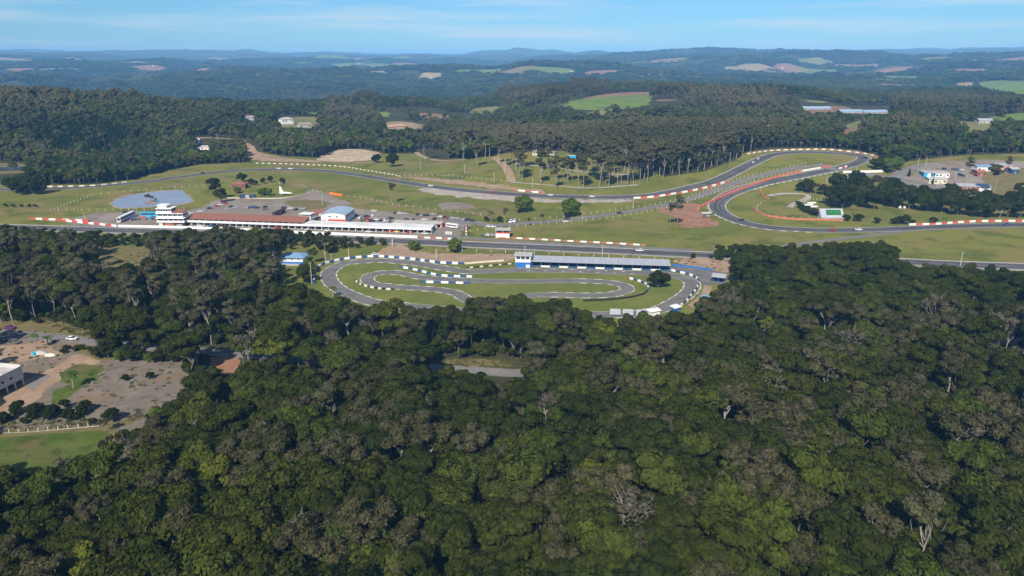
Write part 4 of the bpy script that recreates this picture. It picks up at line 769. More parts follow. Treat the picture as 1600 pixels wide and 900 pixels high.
# ------------------------------------------------------------------ cars
CARC = {'white': (0.72,0.72,0.71), 'silver': (0.40,0.42,0.44), 'dark': (0.035,0.037,0.042), 'red': (0.42,0.03,0.025), 'blue': (0.04,0.10,0.28), 'yellow': (0.75,0.50,0.02), 'grey': (0.14,0.145,0.15), 'purple': (0.16,0.03,0.17)}
CM = {}
def car_meshes(c):
    if c in CM: return CM[c]
    m = mat('car_paint_'+c, CARC[c], 0.3, 0.03, 0.4, spec=0.5); W = 0.86
    b = MB(); b.extr_y([(-2.12,.28),(2.1,.28),(2.17,.5),(2.1,.72),(1.2,.92),(0.9,.98),(-1.7,1.0),(-2.1,.92),(-2.17,.6)], -W, W)
    g = MB(); g.hexa([(-1.78,-W*.97,.96),(1.12,-W*.97,.94),(1.12,W*.97,.94),(-1.78,W*.97,.96)], [(-1.25,-.66,1.40),(0.28,-.66,1.42),(0.28,.66,1.42),(-1.25,.66,1.40)])
    r = MB(); r.hexa([(-1.30,-.68,1.40),(0.33,-.68,1.42),(0.33,.68,1.42),(-1.30,.68,1.40)], [(-1.2,-.6,1.47),(0.2,-.6,1.48),(0.2,.6,1.48),(-1.2,.6,1.47)])
    w = MB(); w.tube([(0,-.11,0),(0,.11,0)], 0.32, 10)
    CM[c] = (b.mesh('body', m), g.mesh('windows', M_GLASS), r.mesh('roof', m), w.mesh('wheel', C['tyre'])); return CM[c]
def car(u, v, ang, c, label, group=None, s=1.0, van=False, zo=0.2):
    p = P(u, v); q = P(u+6, v) ; r = empty('van' if van else 'car', (p.x, p.y, p.z+zo), math.radians(ang)); r.scale = (s*1.05, s*1.05, s*(1.35 if van else 1.05)); tag(r, label, 'van' if van else 'car', group)
    b, g, rf, w = car_meshes(c); link('body', b, r); link('windows', g, r); link('roof', rf, r)
    for x in (-1.32, 1.35):
        for y in (-0.78, 0.78): o = link('wheel', w, r); o.location = (x, y, 0.32)
for u, v, a, c, w in ((436,264.3,4,'white','on the far left curve, first of two'),(454,264.6,4,'white','on the far left curve, just ahead of another'),(317,271.5,-8,'dark','on the far left straight alone'),(673,291.5,-14,'white','below the post fence on the back straight'),(768,301.3,-8,'red','on the back straight below the earth bank'),(860,306,0,'white','below the camping slope, rear of two'),(925,308.3,0,'white','below the camping slope, front of two'),(999,392.7,174,'white','passing the kart stand roof on the main straight'),(1301,360.5,180,'red','close behind a white one on the lower bend'),(1341,360,178,'white','close ahead of a red one on the lower bend'),(1573,352,178,'blue','next to the red and white barrier'),(1158,345,130,'dark','in the hairpin by the marshals tent'),(1352,247.6,100,'dark','at the tip of the far loop'),(1177,254.5,-120,'white','dropping down from the far loop'),(1185,249,-120,'white','at the exit of the far loop')):
    car(u, v, a, c, f'{c} racing car {w}')
for u, v, a, c, w in ((968,334,30,'dark','halfway along the infield road'),(886,343.2,22,'dark','on the infield road by a pole'),(884,347.3,22,'white','at the near fence of the infield road'),(113,531,-6,'white','driving on the road past the cleared lot'),(6,532,-30,'silver','parked by the road junction'),(16,534,-25,'dark','parked beside the silver one at the road junction'),(25,536,-25,'grey','parked nearest the palm at the road junction'),(16,514,-5,'purple','parked at the roadside shrine corner'),(586,399,20,'white','parked at the tip of the kart barrier'),(730,357.5,0,'dark','at the gate of the paddock road'),(1102,340,0,'grey','beside the marshals tent')):
    car(u, v, a, c, f'{c} car {w}', zo=0.15)
G1 = 'cars parked on the grass edge of the paddock road'
for i, (u, v, c) in enumerate(((584.5,331,'white'),(619,334,'dark'),(624.5,334.5,'white'),(634,335.3,'silver'),(654,336.5,'dark'),(660,337.5,'silver'),(666.5,337.5,'dark'),(677,336,'silver'),(689,340,'white'),(695,340.5,'dark'),(701,341.5,'red'),(706.5,342,'silver'),(714,342.5,'silver'),(726,344,'silver'),(731,344.5,'dark'),(739,346,'dark'))):
    car(u, v, (20, 60, 25, 10)[i % 4], c, f'{c} car parked along the grass edge of the paddock road', G1)
G2 = 'cars parked behind the pit garages'
for i, (u, v, c, van) in enumerate(((558,338,'dark',0),(563.5,342,'white',1),(573,339,'dark',0),(582,338,'white',0),(574,343.5,'red',1),(574,348.5,'yellow',0),(581,346,'dark',0),(584,349.5,'blue',0),(588.5,344.5,'white',1),(594,346,'dark',0),(594,349.5,'silver',0),(601,345,'white',0),(601,350,'white',0),(608,345.5,'silver',0),(611,342,'dark',0),(609,349.5,'dark',0),(550,348,'grey',0),(554,336.5,'blue',0),(567,346,'grey',0),(645.5,344,'dark',0),(663,344,'white',0),(679,343,'dark',0),(635,343.6,'grey',0))):
    car(u, v, (15, 70, 40, 100)[i % 4], c, f'{c} {"van" if van else "car"} parked behind the pit garages', G2, van=bool(van), zo=0.1)
G3 = 'cars scattered on the gravel yard'
for i, (u, v, c) in enumerate(((356,327.5,'silver'),(362,323.8,'dark'),(368,325,'silver'),(388,325.5,'silver'),(393,325,'blue'),(397.5,324.7,'dark'),(402,325.5,'dark'),(414.5,324.3,'dark'),(415,328,'grey'),(444,325.5,'dark'),(453.5,326.5,'white'),(463,328.5,'dark'),(468,327.5,'silver'),(473,326.5,'silver'),(196.5,332.5,'dark'))):
    car(u, v, (30, 0, 20, 75)[i % 4], c, f'{c} car standing on the open gravel yard', G3, zo=0.1)
G4 = 'cars in a slanting row by the pond side of the yard'
for i, (u, v, c) in enumerate(((296,334.5,'white'),(306,333.5,'silver'),(313,331.5,'white'),(320,329.3,'silver'),(328,326.5,'dark'),(333,325,'silver'),(338,323.3,'red'),(345,320.7,'white'),(351,318.5,'red'))): car(u, v, 40, c, f'{c} car in the slanting row on the pond side of the yard', G4, zo=0.1)
for i, (u, v, c) in enumerate(((757,368.5,'grey'),(763,368.5,'white'),(769.5,368.5,'silver'))): car(u, v, 10, c, f'{c} car parked left of the red and white hut', zo=0.14)
for i, (u, v, c) in enumerate(((764,355,'white'),(770,355.5,'white'))): car(u, v, 5, c, 'white car on the lawn strip above the hut', 'white cars on the lawn strip', zo=0.14)
for i, (u, v) in enumerate(((799,348),(805,347.3))): car(u, v, 70, 'white', 'white camper van beside the thin eucalyptus', 'white camper vans', 1.25, True)
for i, (u, v, c) in enumerate(((482,360.2,'white'),(511,361.3,'white'),(576,363.4,'white'),(610,362.7,'red'),(620,363.1,'yellow'),(641,363.9,'red'),(664,366,'white'),(314,354.2,'white'),(331,354.8,'blue'),(352,355.4,'white'),(434,357.6,'red'),(402,357,'white'))): car(u, v, 4, c, f'{c} race car in front of a pit garage bay', 'race cars at the pit garages', zo=0.1)
for i, (u, v, c) in enumerate(((1475,265,'dark'),(1490,265.5,'grey'),(1496,266.5,'blue'),(1503,267,'white'),(1527,275.5,'dark'),(1468,264,'silver'),(1494,297.5,'grey'))): car(u, v, 10, c, f'{c} car parked in the industrial yard', 'cars in the industrial yard', 1.1, zo=0.3)
car(1502.5, 298.5, 5, 'white', 'white van at the door of the brick building', s=1.2, van=True, zo=0.3)
for i, (u, v) in enumerate(((975,252),(990,254),(1010,256),(1021,257))): car(u, v, 20*i, 'white', 'white camping van among the eucalyptus trees', 'white camping vans', 1.2, True, 0.3)
# ------------------------------------------------------------------ buildings
def bld(name, fl, fr, label, cat='building', zo=0.0):
    a = P(*fl); b = P(*fr); r = empty(name, (a.x, a.y, min(a.z, b.z)+zo), math.atan2(b.y-a.y, b.x-a.x)); tag(r, label, cat); return r, (Vector((b.x, b.y))-Vector((a.x, a.y))).length
def roof_gable(r, L, D, h, rise, m, ov=0.5, ridge='x', x0=0.0, t=0.15):
    mb = MB()
    if ridge == 'x': mb.extr_x([(-ov, h), (D/2, h+rise), (D+ov, h), (D+ov, h+t), (D/2, h+rise+t), (-ov, h+t)], x0-ov, x0+L+ov)
    else: mb.extr_y([(x0-ov, h), (x0+L/2, h+rise), (x0+L+ov, h), (x0+L+ov, h+t), (x0+L/2, h+rise+t), (x0-ov, h+t)], -ov, D+ov)
    return mb.build('roof', m, r)
def roof_hip(r, L, D, h, rise, m, ov=0.7, x0=0.0, y0=0.0):
    i = min(L, D)/2*0.9; a, b, c, d = x0-ov, x0+L+ov, y0-ov, y0+D+ov
    return MB().add([(a,c,h),(b,c,h),(b,d,h),(a,d,h),(a,c,h+.15),(b,c,h+.15),(b,d,h+.15),(a,d,h+.15),(x0+i,y0+D/2,h+rise),(x0+L-i,y0+D/2,h+rise)], [(3,2,1,0),(0,1,5,4),(1,2,6,5),(2,3,7,6),(3,0,4,7),(4,5,9,8),(5,6,9),(6,7,8,9),(7,4,8)]).build('roof', m, r)
def wins(r, xs, z0, z1, w, y=0.0, m=None, nm='window', frame=None):
    for x in xs:
        o = MB().box(x-w/2, x+w/2, y-0.06, y+0.1, z0, z1).build(nm, m or M_GLASS, r)
        if frame: MB().box(x-w/2-.1, x+w/2+.1, y-.1, y+.05, z0-.12, z0-.01).build('sill', frame, o)
def sidewins(r, ys, z0, z1, w, x, m=None):
    for y in ys: MB().box(x-0.06, x+0.08, y-w/2, y+w/2, z0, z1).build('window', m or M_GLASS, r)
# pit garages
r, L = bld('pit_garages', (289,352.3), (674,365.6), 'long white row of open pit garages with terracotta roof on its left half'); n = 37; bw = L/n
MB().box(0, L, 11.5, 11.8, -0.5, 3.6).build('back_wall', C['white'], r); MB().box(0, L, 0.02, 11.6, 0.10, 0.14).build('floor_slab', C['grey'], r)
for i in range(n+1): MB().box(max(0, i*bw-0.18), min(L, i*bw+0.18), 0.0, 11.5 if i % 2 == 0 else 6.0, -0.3, 2.75).build('partition', C['white'], r)
MB().box(-0.3, L+0.3, -0.9, 0.0, 2.72, 4.05).build('fascia', mat('white_fascia', (0.70,0.71,0.73), 0.6, 0.08, 0.1), r); MB().box(0, L, 0.002, 11.5, 2.80, 3.0).build('ceiling_slab', C['grey'], r)
LT = L*0.492; MB().extr_x([(2.2, 4.3), (12.4, 6.6), (12.4, 6.75), (2.2, 4.45)], 0.3, LT).build('roof', M_TILE, r)
for i in range(19): MB().box(i*bw*0.99+0.5, i*bw*0.99+0.72, 2.3, 2.55, 3.0, 4.36).build('post', C['white'], r)
MB().box(0.3, LT, 11.9, 12.1, 3.0, 6.55).build('upper_wall', C['cream'], r); MB().box(LT, L, 0.002, 11.8, 3.62, 3.95).build('flat_roof', mat('pale_concrete_roof', (0.60,0.59,0.57), 0.8, 0.12, 0.15), r)
for i in range(0, n, 3): MB().box(i*bw+0.4, (i+1)*bw-0.3, 9.5, 9.7, 0.2, 2.6).build('garage_door', C['dark'], r)
# race control tower
r, L = bld('control_tower', (246,354), (289,354.3), 'white stepped race control tower at the left end of the pit garages'); Lw = mat('tower_white', (0.74,0.74,0.73), 0.6, 0.06, 0.2)
MB().box(0.2, L-.2, 0.6, 9, -.3, 2.9).build('ground_storey', C['dark'], r); MB().box(L*.28, L*.62, 0.3, 0.6, -.3, 2.2).build('red_shutter', C['brick_red'], r); MB().box(L*.05, L*.2, 0.3, 0.6, -.3, 2.4).build('pale_door', C['cream'], r); MB().box(L*.7, L*.9, 0.3, 0.6, -.3, 1.6).build('counter', C['grey'], r); 
for k, (x0, x1, z0, y0) in enumerate(((0, L, 2.9, 0), (0, L*.96, 6.2, .6), (0, L*.55, 9.5, 1.2))):
    MB().box(x0, x1, y0, 9.5, z0, z0+1.25).build('parapet', Lw, r); MB().box(x0+.4, x1-.4, y0+.8, 9.2, z0+1.25, z0+2.9).build('window_band', M_GLASS, r); MB().box(x0-.3, x1+.3, y0-.6, 9.8, z0+2.9, z0+3.28).build('slab', Lw, r)
    for j in range(6): xx = x0+.5+(x1-x0-1.2)*j/5; MB().box(xx, xx+.35, y0+.7, y0+.85, z0+1.25, z0+2.9).build('column', Lw, r)
MB().box(1.0, L*.36, 2.5, 8, 12.8, 14.6).build('rooftop_cabin', Lw, r); MB().box(.4, L*.40, 1.8, 8.4, 14.6, 14.95).build('cabin_roof', Lw, r); MB().extr_x([(1.0, 9.5), (8.5, 10.9), (8.5, 11.1), (1.0, 9.7)], L*.58, L*.95).build('tile_roof', M_TILE, r)
# red and white workshop
r, L = bld('workshop', (502.5,348.5), (540,349.3), 'white workshop with big red front panel and arched blue grey roof', zo=0.05); D = 22; h = 6.2
MB().box(0, L, 0, D, -.4, h).build('wall', C['white'], r); MB().box(L*.28, L-.15, -0.08, 0.1, 0.1, 2.9).build('red_panel', M_REDWALL, r); wins(r, (L*.36, L*.66), 4.4, 5.2, 1.6); wins(r, (L*.1,), 0.2, 2.6, 2.6, m=C['grey'], nm='door')
pr = [(-.5+(L+1)*i/10, h+1.7*math.sin(math.pi*i/10)) for i in range(11)]; MB().extr_y(pr+[(x, z+.18) for x, z in pr[::-1]], -.5, D+.5).build('roof', M_BLUEROOF if False else mat('blue_grey_roof', (0.30,0.38,0.46), 0.45, 0.15, 0.3, spec=0.4, stretch=(0.4, 6, 1)), r)
MB().extr_y([(x, z-.01) for x, z in pr], 0.05, 0.4).build('gable', C['white'], r); sidewins(r, (4, 8, 12, 16, 19.5), 3.6, 5.4, 2.2, L)
r, L = bld('stairs_hut', (470,349.5), (486,350.3), 'small white two storey stair hut on the pit roof', zo=0.0); MB().box(0, L, 0, 6, -.2, 6.0).build('wall', C['white'], r); MB().box(.4, L-.4, -.05, 5.5, 6.0, 7.0).build('window_band', M_GLASS, r); MB().box(-.6, L+.6, -.7, 6.6, 7.0, 7.35).build('roof', C['white'], r); MB().hexa([(L,1,3.9),(L+9,9,6.6),(L+9,10.6,6.6),(L,2.6,3.9)], [(L,1,4.5),(L+9,9,7.4),(L+9,10.6,7.4),(L,2.6,4.5)]).build('stair_ramp', C['grey'], r)
r, L = bld('salmon_house', (474,344), (492,344.5), 'salmon house with terracotta roof behind the stair hut'); MB().box(0, L, 0, 8, -.3, 3.4).build('wall', M_PINK, r); roof_hip(r, L, 8, 3.4, 2.0, M_TILE); wins(r, (L*.3, L*.7), 1.1, 2.3, 1.2)
r, L = bld('terracotta_shed', (487,338), (510,338), 'low shed with terracotta roof behind the workshop'); MB().box(0, L, 0, 7, -.3, 2.8).build('wall', C['cream'], r); roof_gable(r, L, 7, 2.8, 1.6, M_TILE); wins(r, (L*.25, L*.75), 1.0, 2.1, 1.2)
# second garage row
r, L = bld('small_garages', (615,354), (689,356), 'short row of small white garages with grey roof behind the pits'); n = 10; bw = L/n; MB().box(0, L, 7.5, 7.7, -.3, 2.8).build('back_wall', C['white'], r); MB().box(-.4, L+.4, -.8, 8, 2.7, 3.1).build('roof', mat('fibre_cement', (0.42,0.40,0.37), 0.85, 0.15, 0.3), r)
for i in range(n+1): MB().box(i*bw-.25, i*bw+.25, 0, 7.5, -.2, 2.7).build('partition', C['white'], r)
MB().box(.3, bw-.3, -.1, .05, 0.1, 2.6).build('pink_door', M_PINK, r); MB().box(L+.3, L+1.2, 0, 6, -.2, 2.6).build('red_end', M_REDWALL, r)
# red white hut at the pit exit
r, L = bld('timing_hut', (774.5,371.5), (796,372), 'white hut with red band, dark upper windows and flat grey roof'); MB().box(0, L, 0, 6, -.3, 3.0).build('wall', C['white'], r); MB().box(-.05, L+.05, -.05, 6.05, 3.0, 3.7).build('red_band', M_REDWALL, r); MB().box(.2, L-.2, .2, 5.8, 3.7, 5.2).build('window_band', M_GLASS, r); MB().box(-.6, L+.6, -.8, 6.6, 5.2, 5.5).build('roof', C['grey'], r)
for x in (0.1, L*.5, L-.4): MB().box(x, x+.3, .1, .25, 3.7, 5.2).build('post', C['white'], r)
MB().box(L*.25, L*.75, -.07, 0.05, -.2, .5).build('red_step', M_REDWALL, r)
# clubhouse
r, L = bld('clubhouse', (440,412), (474,412.5), 'white and blue clubhouse with pale blue hipped roof at the forest edge'); MB().box(0, L, 0, 9, 1.3, 3.7).build('wall', C['white'], r); MB().box(-.03, L+.03, -.03, 9.03, -.4, 1.3).build('blue_base', C['bright_blue'], r); roof_hip(r, L, 9, 3.7, 2.0, M_BLUEROOF, 1.1); wins(r, (L*.2, L*.5, L*.8), 2.0, 3.1, 1.6, m=C['grey']); MB().box(0, L, -4, -.2, -.3, .12).build('terrace', C['grey'], r)
# kart stand and tower
r, L = bld('kart_stand', (831,417), (1046,424), 'long open kart stand with grey sheet roof, blue posts and blue white panels'); n = 15; bw = L/n
MB().box(0, L, 7.6, 7.8, -.2, 3.6).build('back_wall', C['bright_blue'], r); MB().hexa([(-.3,-.9,3.35),(L+.5,-.9,3.35),(L+.5,9.2,4.3),(-.3,9.2,4.3)], [(-.3,-.9,3.5),(L+.5,-.9,3.5),(L+.5,9.2,4.45),(-.3,9.2,4.45)]).build('roof', M_ZINC, r); MB().box(.1, L-.1, .3, 7.5, -.1, .1).build('floor', C['grey'], r)
for i in range(n+1):
    MB().box(i*bw-.13, i*bw+.13, 0, .26, -.2, 3.36).build('post', C['bright_blue'], r)
    if i < n: MB().box(i*bw+.14, (i+1)*bw-.14, 0.05, .2, 0.02, 1.05).build('panel', C['white'] if i % 2 else C['blue'], r)
    if i < n: MB().box(i*bw+.3, (i+1)*bw-.3, 3.5, 4.3, .1, .95).build('bench_row', C['dark'], r)
r, L = bld('kart_tower', (805,418), (829,418.6), 'white and blue kart control tower with three upper windows'); MB().box(0, L, 0, 7, -.3, 3.2).build('blue_base', C['bright_blue'], r); MB().box(-.02, L+.02, -.02, 7.02, 3.2, 7.0).build('wall', C['white'], r); wins(r, (L*.2, L*.5, L*.8), 5.1, 6.5, L*.24, frame=C['white']); MB().box(-.7, L+.7, -.8, 7.7, 7.0, 7.3).build('roof', C['grey'], r); MB().box(L*.7, L*.95, -.05, .05, 0, 1.8).build('door', C['white'], r)
r, L = bld('kart_shelter', (1114,441), (1130,443), 'small open shelter with pale roof and blue posts in the kart paddock'); mb = None
for x in (0, L*.5, L): MB().box(x-.15, x+.15, 0, .3, -.2, 3.2).build('post', C['bright_blue'], r); MB().box(x-.15, x+.15, 5.5, 5.8, -.2, 3.4).build('post', C['bright_blue'], r)
roof_gable(r, L, 6, 3.2, 1.1, M_ZINC, 1.0); MB().box(.2, L-.2, 5.2, 5.4, 0, 1.4).build('counter', C['bright_blue'], r)
M_PV = mat('panel_glass', (0.24,0.27,0.30), 0.25, 0.08, 0.3, spec=0.5)
for k, (u, v) in enumerate(((953,494),(973,494.5),(994,495))):
    r, L = bld('panel_rack', (u, v), (u+16.5, v+.3), ('left','middle','right')[k]+' one of three pale tilted panel racks below the kart bend', 'panel rack')
    for i in range(4):
        for j in range(2):
            x0 = L*i/4+.04; x1 = L*(i+1)/4-.04; y0, z0 = j*.75, .8+j*1.2; y1, z1 = y0+.72, z0+1.14; MB().hexa([(x0,y0,z0),(x1,y0,z0),(x1,y1,z1),(x0,y1,z1)], [(x0,y0-.05,z0+.05),(x1,y0-.05,z0+.05),(x1,y1-.05,z1+.05),(x0,y1-.05,z1+.05)]).build('panel', M_PV, r)
    for x in (.2, L-.3): MB().box(x, x+.12, .1, .22, -.2, 1.0).build('post', C['grey'], r); MB().box(x, x+.12, 1.3, 1.42, -.2, 2.8).build('post', C['grey'], r)
for k, (u0, v0, u1, v1, nm) in enumerate(((1016,495,1032,492,'white'),(1054,489,1064,486,'blue and white'),(1098,473,1109,472,'pale blue'))):
    r, L = bld('roof_shed', (u0, v0), (u1, v1), f'{nm} low shed roof among the trees by the right kart bend', 'shed'); MB().box(.2, L-.2, .2, 2.6, -.2, 2.2).build('wall', C['white'] if k != 1 else C['bright_blue'], r); MB().hexa([(-.3,-.4,2.2),(L+.3,-.4,2.2),(L+.3,3.2,2.7),(-.3,3.2,2.7)], [(-.3,-.4,2.32),(L+.3,-.4,2.32),(L+.3,3.2,2.82),(-.3,3.2,2.82)]).build('roof', C['white'] if k < 2 else M_BLUEROOF, r)
# house under construction on stilts
r, L = bld('concrete_house', (-75,662), (40,602), 'unfinished white concrete house on tall columns beside the dirt track'); W = mat('raw_plaster', (0.52,0.51,0.48), 0.8, 0.08, 0.4)
for i in range(9): 
    for y in (0.2, 6): MB().box(L-.5-i*3.4, L-.1-i*3.4, y, y+.4, -.5, 3.0).build('column', W, r)
MB().box(0, L, 0, 10, 3.0, 3.35).build('slab', C['grey'], r); MB().box(0, L, -.12, .1, 3.35, 8.0).box(L-.2, L+.02, .1, 10, 3.35, 8.4).box(0, L-.2, 9.8, 10, 3.35, 8.0).box(L-7, L-6.8, .1, 9.8, 3.35, 7.6).build('wall', W, r); MB().box(.2, L-.3, .3, 9.7, 6.6, 6.8).build('roof_deck', C['grey'], r); MB().box(L-12, L-8, 2, 7, 6.8, 7.0).build('roof_sheet', C['brick_red'], r); wins(r, (L-5, L-8.5, L-12), 4.8, 5.7, 1.0, y=-.14)
pxsheet('site_apron', [(42,602),(72,585),(80,588),(50,610)], M_ROAD, 0.14)['kind'] = 'structure'
tag(MB().hexa(*[[(P(u, v).x, P(u, v).y, z) for u, v in ((50,556),(55,556),(56,552.5),(51,552.5))] for z in (0.1, 1.0)]).build('tarpaulin', M_CYAN), 'bright blue tarpaulin over a heap on the building site', 'tarpaulin')
for k, (u, v, s, m, w) in enumerate(((62,552,2.6,'grey','grey gravel heap next to the blue tarpaulin'),(79,555,1.8,'cream','pale sand heap on the building site'))):
    p = P(u, v); mb = MB(); n = 14; ring = [(s*(1.3+.25*math.sin(3*i))*math.cos(2*math.pi*i/n), s*math.sin(2*math.pi*i/n), -.05) for i in range(n)]; mid = [(.5*x+.1*math.sin(i*2), .5*y, s*.3) for i, (x, y, z) in enumerate(ring)]; mb.add(ring+mid+[(0,0,s*.42)], [(i, (i+1) % n, (i+1) % n+n, i+n) for i in range(n)]+[(i+n, (i+1) % n+n, 2*n) for i in range(n)]); o = mb.build('gravel_heap', C[m]); o.location = (p.x, p.y, p.z+.1); tag(o, w, 'heap')
# houses
def house(u0, u1, v, D, h, wall, roof, label, style='gable', rise=2.0, nwin=3, two=False, name='house', zo=0.0):
    r, L = bld(name, (u0, v), (u1, v), label, 'house', zo); MB().box(0, L, 0, D, -2.5, h).build('wall', wall, r)
    (roof_hip if style == 'hip' else roof_gable)(r, L, D, h, rise, roof)
    wins(r, [L*(i+.5)/nwin for i in range(nwin) if i != nwin//2], h*.35 if not two else h*.62, h*.7 if not two else h*.85, min(1.8, L/nwin*.5)); wins(r, (L*(nwin//2+.5)/nwin,), 0.1, min(2.2, h*.7), 1.2, m=M_WOOD, nm='door'); return r
house(362, 383, 294.5, 9, 3.6, M_BRICK, M_TILE, 'red brick house with hipped terracotta roof behind the yard trees', 'hip', 2.4)
house(832, 866, 243, 9, 3.2, C['cream'], mat('brown_tiles', (0.20,0.17,0.145), 0.9, 0.25, 0.6), 'long cream house with brown roof on the camping slope', 'gable', 2.4, 5)
house(386, 397, 188, 9, 5, C['white'], C['grey'], 'small white house alone on the wooded ridge', 'gable', 1.6); house(441, 459, 195, 12, 9, C['white'], C['grey'], 'two storey white house with grey hipped roof on the ridge', 'hip', 3.0, 4, True); house(468, 487, 200, 10, 6, C['grey'], M_WOOD, 'grey white house with brown roof beside the two storey house', 'gable', 2.5, 3); house(606, 636, 201, 11, 5, M_PINK, mat('tan_tiles', (0.42,0.27,0.17), 0.9, 0.2, 0.6), 'cream and orange house on the bare patch below the tall stand', 'hip', 3.0, 4); house(308, 330, 234, 8, 3.5, C['white'], C['grey'], 'long white house below the hill dirt road', 'gable', 1.5, 4); house(304, 312, 223, 5, 4, C['bright_blue'], C['white'], 'small blue hut on the hill dirt road', 'gable', 1.0); house(1529, 1551, 194, 11, 5, C['grey'], M_ZINC, 'grey house with zinc roof beside the green pasture', 'gable', 2.5, 4)
for k, (a, b, v, w) in enumerate(((1256,1298,172,'shorter'),(1314,1350,177,'left half of the longer'),(1351,1388,177.5,'right half of the longer'))): house(a, b, v, 16, 2.6, C['grey'], mat('pale_blue_roof', (0.27,0.37,0.50), 0.4, 0.08, 0.2, spec=0.4), f'{w} farm shed with pale blue metal roof on the distant slope', 'gable', 3.0, 7, name='farm_shed')
for k in range(5): 
    r, L = bld('portable_toilet', (886.5+k*3.6, 247), (889.3+k*3.6, 247.1), 'sky blue portable toilet in the row beside the eucalyptus grove', 'toilet'); r['group'] = 'row of blue portable toilets'; MB().box(0, L, 0, 1.5, -.3, 2.7).build('cabin', M_CYAN, r); MB().box(.2, L-.2, -.05, .05, .1, 2.3).build('door', mat('toilet_door', (0.06,0.42,0.68), 0.5, 0.05, 0.5), r); MB().box(-.1, L+.1, -.1, 1.6, 2.7, 2.85).build('roof', C['white'], r)
house(1461, 1483, 278, 14, 4.4, C['white'], C['grey'], 'white industrial hall with flat pale roof', 'gable', .4, 4, name='industrial_hall', zo=.2); r, L = bld('blue_shop', (1443,277), (1460.5,277.8), 'bright blue fronted shop joined to the white hall', 'building', .2); MB().box(0, L, 0, 13, -1.5, 4.2).build('wall', M_CYAN, r); MB().box(L*.32, L*.6, -.06, .1, 0, 4.0).build('white_pier', C['white'], r); MB().box(L*.62, L, -.07, .1, 1.9, 3.2).build('shop_window', M_GLASS, r); MB().box(-.3, L+.3, -.6, 13.3, 4.2, 4.6).build('roof', C['grey'], r)
house(1451, 1479, 287.5, 10, 3.8, C['cream'], C['grey'], 'cream shed with grey roof below the blue shop', 'gable', 1.5, 4, name='cream_shed', zo=.2)
r, L = bld('brick_building', (1496,299.5), (1529,301.5), 'red brick workshop with zinc roof and one dark doorway', 'building', .2); MB().box(0, L, 0, 14, -1.5, 5.0).build('wall', M_BRICK, r); MB().box(L, L+9, .5, 14, -1.5, 4.8).build('white_annex', C['white'], r); MB().box(L*.38, L*.55, -.08, .1, 0, 3.4).build('doorway', C['dark'], r); roof_gable(r, L+9, 14, 5.0, 1.6, M_ZINC, .5)
for i in range(6): MB().box(L*i/5-.15, L*i/5+.15, -.12, 0, -1, 5.0).build('pillar', C['grey'], r)
for k, (a, b, v, m, rf, w) in enumerate(((1526,1548,268,C['white'],M_BLUEROOF,'pale workshop with blue roof between the tall trees'),(1556,1580,266,M_PINK,M_ZINC,'pink workshop with zinc roof at the back of the yard'),(1580,1592,272,C['blue'],C['grey'],'small dark blue kiosk by the far yard lane'),(1526,1540,276,M_BRICK,C['brick_red'],'low brick red store behind the tall tree'))): house(a, b, v, 10, 4.2, m, rf, w, 'gable', 1.4, 3, name='workshop_building', zo=.2)
house(1324, 1333, 281, 6, 3.2, C['white'], C['grey'], 'small white gatehouse at the end of the boundary wall', 'gable', .6, 3, name='gatehouse', zo=.1)
# score board
r, L = bld('score_board', (1286,341.5), (1316,341.5), 'big white slanted board with a green panel beside the picket posts', 'board'); MB().extr_x([(0, -.3), (6, -.3), (6, 6.4), (5.2, 6.4), (0, 1.0)], -1.5, L+1.5).build('white_frame', mat('board_white', (0.36,0.37,0.42), 0.6, 0.08, 0.3), r)
MB().hexa([(L*.2,1.2,2.33),(L*.98,1.2,2.33),(L*.98,4.4,5.65),(L*.2,4.4,5.65)], [(L*.2,1.1,2.45),(L*.98,1.1,2.45),(L*.98,4.3,5.77),(L*.2,4.3,5.77)]).build('green_panel', M_GREENP, r)
for k, (u, v) in enumerate(((1259,322),(1263,319),(1266,325))):
    r, L = bld('bench_slab', (u, v), (u+13, v-.5), 'white bleacher bench left of the score board', 'bench'); r['group'] = 'white bleachers'; MB().box(0, L, 0, 1.6, .5, .75).build('seat', C['white'], r); MB().box(0, L, 1.6, 1.9, -.2, 1.3).build('backrest', C['white'], r)
    for x in (.3, L-.6): MB().box(x, x+.3, .2, 1.4, -.2, .5).build('leg', C['grey'], r)
for k, (u, v) in enumerate(((1425,325),(1440,327),(1475,330))):
    r, L = bld('camp_tent', (u, v), (u+8, v+.2), 'blue camping tent under the grove trees', 'tent'); r['group'] = 'blue tents'; MB().extr_y([(0,-.1),(L,-.1),(L,1.2),(L/2,2.6),(0,1.2)], 0, 4).build('canvas', mat('blue_canvas', (0.12,0.22,0.42), 0.8, 0.1, 0.5), r); MB().box(L*.35, L*.65, -.05, .05, 0, 1.7).build('flap', C['dark'], r)
for k, (u, v) in enumerate(((1406,325),(1413,325))):
    p = P(u, v); r = empty('water_drum', p); tag(r, 'white round water drum on the grass below the grove', 'drum', 'white drums'); MB().tube([(0,0,-.1),(0,0,1.5)], 1.0, 12).build('tank', C['white'], r); MB().tube([(0,0,1.5),(0,0,1.8)], [1.0,.3], 12).build('lid', C['white'], r)
